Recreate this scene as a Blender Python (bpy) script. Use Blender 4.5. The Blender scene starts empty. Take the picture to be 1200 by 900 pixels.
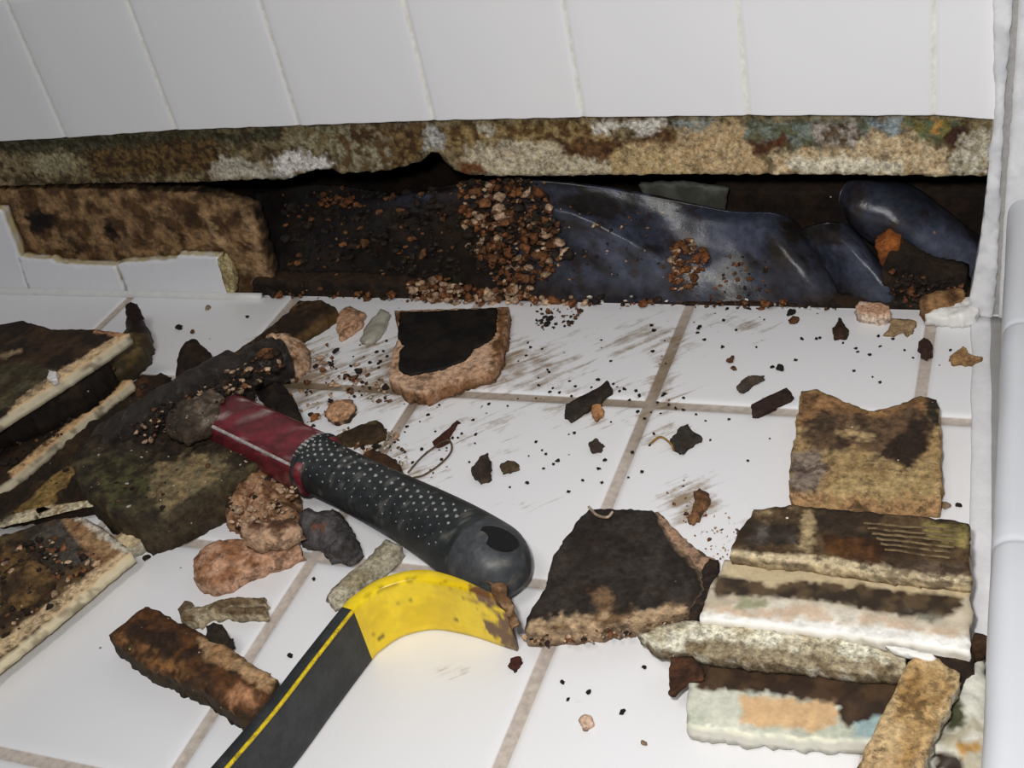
import bpy, bmesh, math, random
import numpy as np
from mathutils import Vector, Matrix, noise
from mathutils.geometry import delaunay_2d_cdt
random.seed(7)
PI = math.pi

# ------------------------------------------------------------ camera, light, exposure
F = 1423.27
CAM = Vector((0.353089, -0.548713, 0.433487))
RX, RY, RZ = 0.957258, 0.194918, 0.347182
R = Matrix.Rotation(RZ, 3, 'Z') @ Matrix.Rotation(RY, 3, 'Y') @ Matrix.Rotation(RX, 3, 'X')
sc = bpy.context.scene
cd = bpy.data.cameras.new('camera'); cam = bpy.data.objects.new('camera', cd)
sc.collection.objects.link(cam); sc.camera = cam
cd.sensor_width = 36; cd.sensor_fit = 'HORIZONTAL'; cd.lens = F / 1200 * 36
cd.clip_start = 0.01
cam.matrix_world = Matrix.Translation(CAM) @ R.to_4x4()

sc.view_settings.view_transform = 'Standard'
sc.view_settings.look = 'None'
sc.view_settings.exposure = 0.0
sc.view_settings.gamma = 1.0
sc.view_settings.use_curve_mapping = False

w = bpy.data.worlds.new('world'); sc.world = w; w.use_nodes = True
w.node_tree.nodes['Background'].inputs[0].default_value = (0.80, 0.88, 1.0, 1)
w.node_tree.nodes['Background'].inputs[1].default_value = 0.10

def area(name, loc, target, size, power, color):
    l = bpy.data.lights.new(name, 'AREA'); l.shape = 'DISK'; l.size = size; l.energy = power; l.color = color
    o = bpy.data.objects.new(name, l); sc.collection.objects.link(o)
    o.location = loc
    o.rotation_euler = (Vector(target) - Vector(loc)).to_track_quat('-Z', 'Y').to_euler()
    return o
# the camera's own flash, just beside the lens
area('camera_flash', CAM + R @ Vector((-0.035, 0.045, 0.0)), (0.34, 0.04, 0.05), 0.03, 3.1, (1.0, 0.985, 0.96))
# soft overhead fill, added to brighten the tiles; no such lamp is seen
area('overhead_fill', (0.1, -0.9, 1.7), (0.1, 0.0, 0.0), 0.5, 7.5, (1.0, 0.97, 0.92))

# ------------------------------------------------------------ helpers
def ray(q):
    return R @ Vector(((q[0] - 600) / F, -(q[1] - 450) / F, -1))
def at(x, y, z=0.0):
    d = ray((x, y)); return CAM + d * ((z - CAM.z) / d.z)
def aty(x, y, Y):
    d = ray((x, y)); return CAM + d * ((Y - CAM.y) / d.y)
def px(P):
    v = R.transposed() @ (P - CAM); return (600 + F * v.x / -v.z, 450 - F * v.y / -v.z)
def lin(c):
    return tuple((v / 255 / 12.92) if v <= 10 else ((v / 255 + .055) / 1.055) ** 2.4 for v in c)
def mixc(a, b, t):
    return tuple(a[i] * (1 - t) + b[i] * t for i in range(3))
def sstep(a, b, x):
    t = max(0, min(1, (x - a) / (b - a))); return t * t * (3 - 2 * t)
def fbm(p, s, o=3):
    v = Vector(p) * s; r = 0; a = 1; n = 0
    for i in range(o):
        r += a * noise.noise(v); n += a; a *= .55; v = v * 2.1 + Vector((3.1, 7.7, 1.3))
    return r / n
def inpoly(x, y, P):
    c = False; j = len(P) - 1
    for i in range(len(P)):
        xi, yi = P[i][0], P[i][1]; xj, yj = P[j][0], P[j][1]
        if (yi > y) != (yj > y) and x < (xj - xi) * (y - yi) / (yj - yi) + xi: c = not c
        j = i
    return c

MATS = {}
WO = {}      # where each piece stands in the room
def mat(name, rough=.85, scale=260, var=.45, bump=.35, dark=.25, spec=.3, base=None, speck=0.0, speckc=(230, 220, 200), coat=0.0, bdist=.0012):
    """rough crumbly material: the thing's own colours (attribute Col, or one base colour) broken up by procedural noise"""
    if name in MATS: return MATS[name]
    m = bpy.data.materials.new(name); m.use_nodes = True; nt = m.node_tree; N = nt.nodes; L = nt.links
    b = N['Principled BSDF']; b.inputs['Roughness'].default_value = rough
    b.inputs['Specular IOR Level'].default_value = spec
    b.inputs['Coat Weight'].default_value = coat; b.inputs['Coat Roughness'].default_value = .15
    tc = N.new('ShaderNodeTexCoord')
    if base is None:
        a = N.new('ShaderNodeAttribute'); a.attribute_name = 'Col'; src = a.outputs['Color']
    else:
        a = N.new('ShaderNodeRGB'); a.outputs[0].default_value = (*lin(base), 1); src = a.outputs[0]
    n1 = N.new('ShaderNodeTexNoise'); n1.inputs['Scale'].default_value = scale; n1.inputs['Detail'].default_value = 8; n1.inputs['Roughness'].default_value = .72
    L.new(tc.outputs['Object'], n1.inputs['Vector'])
    mr = N.new('ShaderNodeMapRange'); mr.inputs[1].default_value = .36; mr.inputs[2].default_value = .64
    mr.inputs[3].default_value = 1 - var; mr.inputs[4].default_value = 1 + var * .8
    L.new(n1.outputs[0], mr.inputs[0])
    mx = N.new('ShaderNodeVectorMath'); mx.operation = 'SCALE'
    L.new(src, mx.inputs[0]); L.new(mr.outputs[0], mx.inputs['Scale'])
    n2 = N.new('ShaderNodeTexNoise'); n2.inputs['Scale'].default_value = scale * .32; n2.inputs['Detail'].default_value = 6; n2.inputs['Roughness'].default_value = .7
    L.new(tc.outputs['Object'], n2.inputs['Vector'])
    r2 = N.new('ShaderNodeMapRange'); r2.inputs[1].default_value = .55; r2.inputs[2].default_value = .60; r2.inputs[3].default_value = 0; r2.inputs[4].default_value = dark
    L.new(n2.outputs[0], r2.inputs[0])
    m2 = N.new('ShaderNodeMix'); m2.data_type = 'RGBA'; m2.inputs[7].default_value = (*lin((48, 32, 20)), 1)
    L.new(r2.outputs[0], m2.inputs[0]); L.new(mx.outputs[0], m2.inputs[6])
    out = m2.outputs[2]
    if speck > 0:
        v = N.new('ShaderNodeTexVoronoi'); v.inputs['Scale'].default_value = scale * .9
        L.new(tc.outputs['Object'], v.inputs['Vector'])
        r3 = N.new('ShaderNodeMapRange'); r3.inputs[1].default_value = .14; r3.inputs[2].default_value = .06; r3.inputs[3].default_value = 0; r3.inputs[4].default_value = 1
        L.new(v.outputs['Distance'], r3.inputs[0])
        v3 = N.new('ShaderNodeSeparateColor'); L.new(v.outputs['Color'], v3.inputs[0])
        gt = N.new('ShaderNodeMath'); gt.operation = 'LESS_THAN'; gt.inputs[1].default_value = speck; L.new(v3.outputs[0], gt.inputs[0])
        mu = N.new('ShaderNodeMath'); mu.operation = 'MULTIPLY'; L.new(r3.outputs[0], mu.inputs[0]); L.new(gt.outputs[0], mu.inputs[1])
        m3 = N.new('ShaderNodeMix'); m3.data_type = 'RGBA'; m3.inputs[7].default_value = (*lin(speckc), 1)
        L.new(mu.outputs[0], m3.inputs[0]); L.new(out, m3.inputs[6]); out = m3.outputs[2]
    L.new(out, b.inputs['Base Color'])
    bp = N.new('ShaderNodeBump'); bp.inputs['Strength'].default_value = bump; bp.inputs['Distance'].default_value = bdist
    L.new(n1.outputs[0], bp.inputs['Height']); L.new(bp.outputs[0], b.inputs['Normal'])
    MATS[name] = m; return m

def tagit(o, label=None, cat=None, group=None, kind=None):
    if label: o['label'] = label
    if cat: o['category'] = cat
    if group: o['group'] = group
    if kind: o['kind'] = kind
    return o
def link(name, verts, faces, m, cols=None, parent=None, smooth=True, origin=None, attrs=None):
    me = bpy.data.meshes.new(name)
    if origin is None:
        A = np.array(verts, dtype=float); c = (A.min(0) + A.max(0)) / 2; c[2] = A[:, 2].min()
        origin = Vector(c)
    me.from_pydata([tuple(Vector(v) - origin) for v in verts], [], faces)
    me.update()
    if cols is not None:
        ca = me.attributes.new('Col', 'FLOAT_COLOR', 'POINT')
        ca.data.foreach_set('color', np.array([(*c, 1) for c in cols], dtype=np.float32).ravel())
    if attrs:
        for k, v in attrs.items():
            fa = me.attributes.new(k, 'FLOAT', 'POINT'); fa.data.foreach_set('value', np.array(v, dtype=np.float32))
    if smooth: me.polygons.foreach_set('use_smooth', [True] * len(me.polygons))
    me.materials.append(m)
    o = bpy.data.objects.new(name, me); sc.collection.objects.link(o)
    if parent is not None:
        o.parent = parent; o.location = origin - WO.get(parent.name, parent.location)
    else: o.location = origin
    WO[o.name] = Vector(origin)
    return o
def empty(name, loc):
    o = bpy.data.objects.new(name, None); sc.collection.objects.link(o); o.location = loc; o.empty_display_size = .02; return o

def densify(P, step, jit, seed, S=None):
    """outline points (local a, b) split to short steps and roughened"""
    out = []; sub = []
    n = len(P)
    for i in range(n):
        a = P[i]; b = P[(i + 1) % n]
        d = math.hypot(b[0] - a[0], b[1] - a[1]); k = max(1, int(d / step))
        for j in range(k):
            t = j / k
            x = a[0] + (b[0] - a[0]) * t; y = a[1] + (b[1] - a[1]) * t
            nx, ny = (b[1] - a[1]) / max(d, 1e-9), -(b[0] - a[0]) / max(d, 1e-9)
            q = jit * (1.6 * noise.noise(Vector((x * 160, y * 160, seed))) + .8 * noise.noise(Vector((x * 520, y * 520, seed + 5))))
            out.append((x + nx * q, y + ny * q)); sub.append((i, t))
    return out, sub

def slab(name, pts, z1, z0, m, col, col2=None, side=None, parent=None, step=.0020, jit=.0010, amp=.0008, nsc=120,
         dome=0.0, patches=(), bot=None, plane='z', csc=60, cthr=(-.12, .12), patchw=7, seed=None, rough_side=.0010, rim=.0, wid=None, dpow=.5, pscale=1.0, undercut=0, side_m=None):
    """a piece with its own outline (photo points set down on the plane where it lies), real thickness, rough top and broken sides.
    pts: (px, py) or (px, py, height)."""
    seed = seed if seed is not None else (sum(ord(c) for c in name) + pts[0][0] * 3.1 + pts[0][1] * 1.7) % 97
    def unp(q, h):
        if plane == 'z': P = at(q[0], q[1], h); return (P.x, P.y)
        P = aty(q[0], q[1], -h); return (P.x, P.z)
    def world(a, b, h): return Vector((a, b, h)) if plane == 'z' else Vector((a, -h, b))
    H = [p[2] if len(p) > 2 else z1 for p in pts]
    P = [unp(p, h) for p, h in zip(pts, H)]
    A = np.array([(1, a, b) for a, b in P]); cf, *_ = np.linalg.lstsq(A, np.array(H), rcond=None)
    if max(H) - min(H) < 1e-9: cf = np.array([H[0], 0, 0])
    area2 = sum(P[i][0] * P[(i + 1) % len(P)][1] - P[(i + 1) % len(P)][0] * P[i][1] for i in range(len(P)))
    rev = area2 < 0
    if rev: P = P[::-1]
    B = None
    if bot is not None:
        B = [unp(p, z0) for p in bot]
        if rev: B = B[::-1]
    O, sub = densify(P, step, jit, seed)
    On = np.array(O)
    mn = On.min(0); mxx = On.max(0)
    inner = []
    rs = random.Random(int(seed * 13))
    y = mn[1]
    row = 0
    segA = On; segB = np.roll(On, -1, 0); sd = segB - segA; sl = (sd ** 2).sum(1) + 1e-12
    def edged(x, yy):
        p = np.array((x, yy)); t = np.clip(((p - segA) * sd).sum(1) / sl, 0, 1)
        return math.sqrt((((segA + sd * t[:, None]) - p) ** 2).sum(1).min())
    while y < mxx[1]:
        x = mn[0] + (row % 2) * step / 2
        while x < mxx[0]:
            xx = x + rs.uniform(-.25, .25) * step; yy = y + rs.uniform(-.25, .25) * step
            if inpoly(xx, yy, O):
                d = edged(xx, yy)
                if d > step * .45: inner.append((xx, yy, d))
            x += step
        y += step * .87; row += 1
    V2 = [Vector(p) for p in O] + [Vector(p[:2]) for p in inner]
    nO = len(O)
    r = delaunay_2d_cdt(V2, [], [list(range(nO))], 1, 1e-7)
    vo, fo, orig = r[0], r[2], r[3]
    D = [0.0] * len(vo); isO = [-1] * len(vo)
    for i, oo in enumerate(orig):
        for k in oo:
            if k >= nO: D[i] = inner[k - nO][2]
            else: isO[i] = k
    dm = wid or max([1e-4] + [q[2] for q in inner])
    verts = []; cols = []
    c1 = lin(col); c2 = lin(col2 or col); cs = lin(side or col)
    def paint(V, hn):
        k = fbm(V + Vector((seed, 0, 0)), csc, 4)
        c = mixc(c1, c2, sstep(cthr[0], cthr[1], k))
        u, v = px(V)
        J = [(patchw * (noise.noise(V * 190 * pscale + Vector((seed, 1, 2))) + .7 * noise.noise(V * 480 + Vector((3, seed, 2)))) + ox * patchw * .35,
              patchw * (noise.noise(V * 190 * pscale + Vector((1, 9, seed))) + .7 * noise.noise(V * 480 + Vector((9, seed, 7)))) + oy * patchw * .35) for ox, oy in ((0, 0), (.9, .2), (-.5, .8), (-.4, -.9), (.3, -.6))]
        for pp in patches:
            hit = sum(inpoly(u + j[0], v + j[1], pp[0]) for j in J)
            if hit:
                c_ = lin(pp[1]) if len(pp) < 3 else mixc(lin(pp[1]), lin(pp[2]), sstep(cthr[0], cthr[1], fbm(V + Vector((seed, 4, 0)), csc * 1.5, 3)))
                c = mixc(c, c_, hit / 5)
        lum = .3 * c[0] + .6 * c[1] + .1 * c[2]; f = (1 + hn * 14) * (.62 + .38 * sstep(.0, .13, lum))
        return tuple(max(0, q * min(1.3, max(.5, f))) for q in c)
    for i, v in enumerate(vo):
        hn = amp * (1.5 * fbm((v[0], v[1], seed), nsc, 4))
        h = cf[0] + cf[1] * v[0] + cf[2] * v[1]
        if dome: h += dome * (min(1, D[i] / dm) ** dpow) 
        if isO[i] < 0 or not dome: h += hn
        if rim and D[i] < step * 1.2: h -= rim
        V = world(v[0], v[1], h); verts.append(V); cols.append(paint(V, hn))
    faces = [list(f) for f in fo]
    # sides
    idx = {}
    for i, k in enumerate(isO):
        if k >= 0: idx[k] = i
    if len(idx) == nO:
        rings = [[idx[k] for k in range(nO)]]
        nr = 3 if abs(cf[0] + cf[1] * On[:, 0].mean() + cf[2] * On[:, 1].mean() - z0) > .003 or B else 2
        for rr in range(1, nr + 1):
            t = rr / nr; ring = []
            for k in range(nO):
                a, b = O[k]
                i, tt = sub[k]
                if B:
                    ba = B[i][0] + (B[(i + 1) % len(B)][0] - B[i][0]) * tt; bb = B[i][1] + (B[(i + 1) % len(B)][1] - B[i][1]) * tt
                else:
                    ba, bb = a, b
                htop = verts[idx[k]].z if plane == 'z' else -verts[idx[k]].y
                aa = a + (ba - a) * t; bb2 = b + (bb - b) * t
                nq = rough_side * 2 * noise.noise(Vector((aa * 300, bb2 * 300, t * 4 + seed)))
                ca, cb = On.mean(0); dd = math.hypot(aa - ca, bb2 - cb) + 1e-6
                nq -= undercut * t
                aa += (aa - ca) / dd * nq; bb2 += (bb2 - cb) / dd * nq
                V = world(aa, bb2, htop + (z0 - htop) * t); ring.append(len(verts)); verts.append(V)
                kk = fbm(V + Vector((0, seed, 0)), csc * 2, 3)
                cols.append(mixc(cs, mixc(cs, c1, .6), sstep(0, .25, kk)))
            rings.append(ring)
        for a, b in zip(rings[:-1], rings[1:]):
            for k in range(nO):
                k2 = (k + 1) % nO
                faces.append([a[k], b[k], b[k2], a[k2]])
        faces.append(list(reversed(rings[-1])))
    if plane == 'y': faces = [list(f) for f in faces]
    o = link(name, verts, faces, m, cols, parent)
    if side_m is not None:
        o.data.materials.append(side_m)
        for i_ in range(len(fo), len(faces) - 1): o.data.polygons[i_].material_index = 1
    bm = bmesh.new(); bm.from_mesh(o.data); bmesh.ops.recalc_face_normals(bm, faces=bm.faces); bm.to_mesh(o.data); bm.free()
    return o

def tube(name, path, prof, m, colf=None, parent=None, closed_ends=True, up=Vector((0, 0, 1))):
    """sweep prof(t, k)->(list of (side, up) offsets) along path"""
    n = len(path); verts = []; cols = []; faces = []
    for i, p in enumerate(path):
        a = path[max(0, i - 1)]; b = path[min(n - 1, i + 1)]
        T = (b - a).normalized(); S = T.cross(up).normalized(); U = S.cross(T)
        pr = prof(i / (n - 1)); k = len(pr)
        for (s, u) in pr:
            V = p + S * s + U * u; verts.append(V); cols.append(colf(i / (n - 1), V, s, u) if colf else (.5, .5, .5))
    for i in range(n - 1):
        for j in range(k):
            j2 = (j + 1) % k
            faces.append([i * k + j, i * k + j2, (i + 1) * k + j2, (i + 1) * k + j])
    if closed_ends:
        faces.append([j for j in range(k)][::-1]); faces.append([(n - 1) * k + j for j in range(k)])
    o = link(name, verts, faces, m, cols, parent)
    bm = bmesh.new(); bm.from_mesh(o.data); bmesh.ops.recalc_face_normals(bm, faces=bm.faces); bm.to_mesh(o.data); bm.free()
    return o
def catmull(P, n):
    out = []
    P = [Vector(p) for p in P]
    Q = [P[0] * 2 - P[1]] + P + [P[-1] * 2 - P[-2]]
    for i in range(1, len(Q) - 2):
        for j in range(n):
            t = j / n
            out.append(.5 * ((2 * Q[i]) + (Q[i + 1] - Q[i - 1]) * t + (2 * Q[i - 1] - 5 * Q[i] + 4 * Q[i + 1] - Q[i + 2]) * t * t + (3 * Q[i] - Q[i - 1] - 3 * Q[i + 1] + Q[i + 2]) * t ** 3))
    out.append(P[-1]); return out
def ell(rx, ry, k=24, p=2.0):
    out = []
    for j in range(k):
        a = 2 * PI * j / k; c, s = math.cos(a), math.sin(a)
        out.append((rx * math.copysign(abs(c) ** (2 / p), c), ry * math.copysign(abs(s) ** (2 / p), s)))
    return out

# ------------------------------------------------------------ materials
def tile_mat(name, stained):
    m = bpy.data.materials.new(name); m.use_nodes = True; nt = m.node_tree; N = nt.nodes; L = nt.links
    b = N['Principled BSDF']
    tc = N.new('ShaderNodeTexCoord')
    ga = N.new('ShaderNodeAttribute'); ga.attribute_name = 'grout'
    sa = N.new('ShaderNodeAttribute'); sa.attribute_name = 'stain'
    n0 = N.new('ShaderNodeTexNoise'); n0.inputs['Scale'].default_value = 300; n0.inputs['Detail'].default_value = 4
    L.new(tc.outputs['Object'], n0.inputs['Vector'])
    cr = N.new('ShaderNodeValToRGB')
    g1, g2 = ((172, 160, 150), (200, 188, 178)) if stained else ((212, 210, 202), (236, 234, 228))
    cr.color_ramp.elements[0].color = (*lin(g1), 1); cr.color_ramp.elements[1].color = (*lin(g2), 1)
    cr.color_ramp.elements[0].position = .3; cr.color_ramp.elements[1].position = .7
    L.new(n0.outputs[0], cr.inputs[0])
    nb = N.new('ShaderNodeTexNoise'); nb.inputs['Scale'].default_value = 9; L.new(tc.outputs['Object'], nb.inputs['Vector'])
    ct = N.new('ShaderNodeMix'); ct.data_type = 'RGBA'
    ct.inputs[6].default_value = (*lin((226, 226, 230)), 1); ct.inputs[7].default_value = (*lin((232, 231, 231)), 1)
    L.new(nb.outputs[0], ct.inputs[0])
    mg = N.new('ShaderNodeMix'); mg.data_type = 'RGBA'
    L.new(ga.outputs['Fac'], mg.inputs[0]); L.new(ct.outputs[2], mg.inputs[6]); L.new(cr.outputs[0], mg.inputs[7])
    out = mg.outputs[2]
    if stained:
        # wiped dirt: streaks drawn out along the wiping direction
        mp = N.new('ShaderNodeMapping'); mp.inputs['Scale'].default_value = (26, 210, 1)
        m0 = N.new('ShaderNodeMapping'); m0.inputs['Rotation'].default_value = (0, 0, math.radians(-42)); L.new(tc.outputs['Object'], m0.inputs[0]); L.new(m0.outputs[0], mp.inputs[0])
        ns = N.new('ShaderNodeTexNoise'); ns.inputs['Scale'].default_value = 1; ns.inputs['Detail'].default_value = 6; ns.inputs['Roughness'].default_value = .6; ns.inputs['Distortion'].default_value = .6
        L.new(mp.outputs[0], ns.inputs['Vector'])
        nc = N.new('ShaderNodeTexNoise'); nc.inputs['Scale'].default_value = 70; nc.inputs['Detail'].default_value = 5; nc.inputs['Roughness'].default_value = .7
        L.new(tc.outputs['Object'], nc.inputs['Vector'])
        av = N.new('ShaderNodeMath'); av.operation = 'MULTIPLY_ADD'; av.inputs[1].default_value = .45
        L.new(nc.outputs[0], av.inputs[0])
        sc2 = N.new('ShaderNodeMath'); sc2.operation = 'MULTIPLY'; sc2.inputs[1].default_value = .62; L.new(ns.outputs[0], sc2.inputs[0])
        L.new(sc2.outputs[0], av.inputs[2])
        ad = N.new('ShaderNodeMath'); ad.operation = 'MULTIPLY_ADD'; ad.inputs[1].default_value = .34
        L.new(sa.outputs['Fac'], ad.inputs[0]); L.new(av.outputs[0], ad.inputs[2])
        rr = N.new('ShaderNodeMapRange'); rr.inputs[1].default_value = .70; rr.inputs[2].default_value = .86; rr.inputs[3].default_value = 0; rr.inputs[4].default_value = .85
        L.new(ad.outputs[0], rr.inputs[0])
        sm = N.new('ShaderNodeMath'); sm.operation = 'MULTIPLY'; L.new(rr.outputs[0], sm.inputs[0])
        cl = N.new('ShaderNodeMath'); cl.operation = 'MULTIPLY'; cl.inputs[1].default_value = 3; cl.use_clamp = True; L.new(sa.outputs['Fac'], cl.inputs[0])
        L.new(cl.outputs[0], sm.inputs[1])
        m3 = N.new('ShaderNodeMix'); m3.data_type = 'RGBA'; m3.inputs[7].default_value = (*lin((132, 104, 68)), 1)
        L.new(sm.outputs[0], m3.inputs[0]); L.new(out, m3.inputs[6]); out = m3.outputs[2]
        # pinhead dirt specks
        v = N.new('ShaderNodeTexVoronoi'); v.inputs['Scale'].default_value = 170; L.new(tc.outputs['Object'], v.inputs['Vector'])
        r3 = N.new('ShaderNodeMapRange'); r3.inputs[1].default_value = .16; r3.inputs[2].default_value = .10; r3.inputs[3].default_value = 0; r3.inputs[4].default_value = .85
        L.new(v.outputs['Distance'], r3.inputs[0])
        sp = N.new('ShaderNodeSeparateColor'); L.new(v.outputs['Color'], sp.inputs[0])
        lt = N.new('ShaderNodeMath'); lt.operation = 'MULTIPLY'; lt.inputs[1].default_value = .30; L.new(sa.outputs['Fac'], lt.inputs[0])
        la = N.new('ShaderNodeMath'); la.operation = 'ADD'; la.inputs[1].default_value = .012; L.new(lt.outputs[0], la.inputs[0])
        gt = N.new('ShaderNodeMath'); gt.operation = 'LESS_THAN'; L.new(sp.outputs[0], gt.inputs[0]); L.new(la.outputs[0], gt.inputs[1])
        mu = N.new('ShaderNodeMath'); mu.operation = 'MULTIPLY'; L.new(r3.outputs[0], mu.inputs[0]); L.new(gt.outputs[0], mu.inputs[1])
        m4 = N.new('ShaderNodeMix'); m4.data_type = 'RGBA'; m4.inputs[7].default_value = (*lin((70, 52, 38)), 1)
        L.new(mu.outputs[0], m4.inputs[0]); L.new(out, m4.inputs[6]); out = m4.outputs[2]
    if stained:
        gs = N.new('ShaderNodeMath'); gs.operation = 'MULTIPLY'; L.new(ga.outputs['Fac'], gs.inputs[0]); L.new(sa.outputs['Fac'], gs.inputs[1])
        g2 = N.new('ShaderNodeMath'); g2.operation = 'MULTIPLY'; g2.inputs[1].default_value = 1.1; g2.use_clamp = True; L.new(gs.outputs[0], g2.inputs[0])
        m5 = N.new('ShaderNodeMix'); m5.data_type = 'RGBA'; m5.inputs[7].default_value = (*lin((118, 100, 76)), 1)
        L.new(g2.outputs[0], m5.inputs[0]); L.new(out, m5.inputs[6]); out = m5.outputs[2]
    L.new(out, b.inputs['Base Color'])
    rg = N.new('ShaderNodeMapRange'); rg.inputs[3].default_value = .28 if stained else .22; rg.inputs[4].default_value = .9
    L.new(ga.outputs['Fac'], rg.inputs[0]); L.new(rg.outputs[0], b.inputs['Roughness'])
    b.inputs['Specular IOR Level'].default_value = .45
    bp = N.new('ShaderNodeBump'); bp.inputs['Strength'].default_value = .25; bp.inputs['Distance'].default_value = .0008
    hm = N.new('ShaderNodeMath'); hm.operation = 'MULTIPLY'; L.new(n0.outputs[0], hm.inputs[0]); L.new(ga.outputs['Fac'], hm.inputs[1])
    L.new(hm.outputs[0], bp.inputs['Height']); L.new(bp.outputs[0], b.inputs['Normal'])
    return m
M_FLOOR = tile_mat('floor_tile', True)
M_WALL = tile_mat('wall_tile', False)
M_CURB = mat('curb_tile', rough=.35, scale=14, var=.02, bump=.02, dark=0, base=(196, 198, 203))
M_CRUD = mat('crumbly', rough=.9, scale=260, var=.55, bump=.8, dark=.55, speck=.05, bdist=.0016)
M_SPECK = mat('speckled_mud', rough=.75, scale=240, var=.6, bump=.9, dark=.5, speck=.20, speckc=(205, 190, 160))
M_GRAIN = mat('granular', rough=.9, scale=380, var=.6, bump=.9, dark=.4, speck=.10)
M_SMOOTH = mat('smooth_mastic', rough=.6, scale=160, var=.18, bump=.12, dark=.12, spec=.35)
M_WET = mat('damp_black', rough=.65, scale=200, var=.3, bump=.22, dark=.3, spec=.15)
M_CAULK = mat('caulk', rough=.4, scale=130, var=.06, bump=.10, dark=.04)
M_GLAZE = mat('white_glaze', rough=.25, scale=20, var=.03, bump=.02, dark=0, spec=.5)
M_LINER = mat('liner', rough=.30, scale=120, var=.40, bump=.22, dark=.55, spec=.5, bdist=.002, speck=.05, speckc=(150, 110, 70))
M_WOOD = mat('rotten_wood', rough=.85, scale=180, var=.55, bump=.8, dark=.6, speck=.04)
M_PAPER = mat('brown_paper', rough=.8, scale=130, var=.6, bump=1.0, dark=.5, bdist=.004)
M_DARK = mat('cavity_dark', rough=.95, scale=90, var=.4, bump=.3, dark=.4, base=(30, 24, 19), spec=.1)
M_RUBBER = mat('black_rubber', rough=.5, scale=240, var=.35, bump=.15, dark=0, spec=.4)
M_PAINT = mat('enamel_paint', rough=.32, scale=140, var=.08, bump=.06, dark=.10, spec=.5)
M_RED = mat('red_steel', rough=.45, scale=260, var=.30, bump=.2, dark=.2, spec=.5)
M_STEEL = mat('muddy_steel', rough=.55, scale=240, var=.5, bump=.5, dark=.35, spec=.5)

# ------------------------------------------------------------ setting
YW = 0.1039          # face of the back wall tiles
S = .152             # floor tile module
def lines(lo, hi, joints, hw, step):
    L = set()
    for j in joints:
        for d in (-hw - .0022, -hw - .0008, -hw, -hw + .0008, 0, hw - .0008, hw, hw + .0008, hw + .0022):
            if lo <= j + d <= hi: L.add(round(j + d, 5))
    x = lo
    base = sorted(L)
    while x < hi:
        if not base or min(abs(x - b) for b in base) > step * .45: L.add(round(x, 5))
        x += step
    L.add(lo); L.add(hi)
    return sorted(L)
def tz(d, hw, depth):     # height profile near a joint, d = distance to its centre
    if d < hw - .0006: return -depth
    if d < hw + .0022: return -depth + depth * math.sin(PI / 2 * (d - hw + .0006) / .0028)
    return 0
STAIN = [(600, 430, 110, 40, .8), (470, 440, 90, 60, .9), (760, 400, 110, 34, .6), (700, 470, 120, 40, .6), (560, 500, 90, 40, .5), (810, 590, 45, 34, .95),
         (780, 440, 30, 80, .7), (430, 540, 110, 50, .6), (1000, 400, 110, 40, .25), (350, 440, 70, 60, .9), (870, 380, 60, 20, .6), (780, 510, 50, 26, .7),
         (530, 785, 26, 20, .45), (630, 590, 50, 16, .4), (240, 400, 90, 40, .15), (700, 820, 50, 30, .15), (880, 620, 40, 30, .6), (490, 560, 60, 40, .6), (900, 560, 80, 40, .1)]
def floor():
    JX = [i * S for i in range(-6, 3)]; JY = [0, -S, -2 * S]
    X = lines(-.62, .375, JX, .0038, .0035); Y = lines(-.40, YW + .004, JY, .0038, .0035)
    V = []; g = []; st = []
    for y in Y:
        for x in X:
            dx = min(abs(x - j) for j in JX); dy = min(abs(y - j) for j in JY)
            h = min(tz(dx, .0038, .0013), tz(dy, .0038, .0013))
            if h > -.0005: h -= .0004 * sstep(YW - .004, YW, y)
            V.append((x, y, h)); g.append(1.0 if min(dx, dy) < .0036 else 0.0)
            u, v = px(Vector((x, y, 0))); s = 0
            for a, b, ra, rb, k in STAIN:
                q = ((u - a) / ra) ** 2 + ((v - b) / rb) ** 2
                if q < 6: s = max(s, k * math.exp(-q))
            st.append(s)
    nx = len(X)
    Fc = [(j * nx + i, j * nx + i + 1, (j + 1) * nx + i + 1, (j + 1) * nx + i) for j in range(len(Y) - 1) for i in range(nx - 1)]
    # broken front lip going down into the opening
    o = link('floor', V, Fc, M_FLOOR, None, None, True, Vector((0, 0, 0)), {'grout': g, 'stain': st})
    tagit(o, kind='structure')
floor()
def slabbox(name, x0, x1, y0, y1, z0, z1, m, kind='structure', parent=None):
    V = [(x, y, z) for z in (z0, z1) for y in (y0, y1) for x in (x0, x1)]
    Fc = [(0, 2, 3, 1), (4, 5, 7, 6), (0, 1, 5, 4), (2, 6, 7, 3), (0, 4, 6, 2), (1, 3, 7, 5)]
    o = link(name, V, Fc, m, None, parent, False)
    if kind: tagit(o, kind=kind)
    return o
M_SLAB = mat('mortar_bed', rough=.9, scale=90, var=.3, bump=.3, dark=.3, base=(96, 84, 70))
slabbox('floor_bed', -.62, .375, -.40, YW + .003, -.03, -.0022, M_SLAB)

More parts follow.
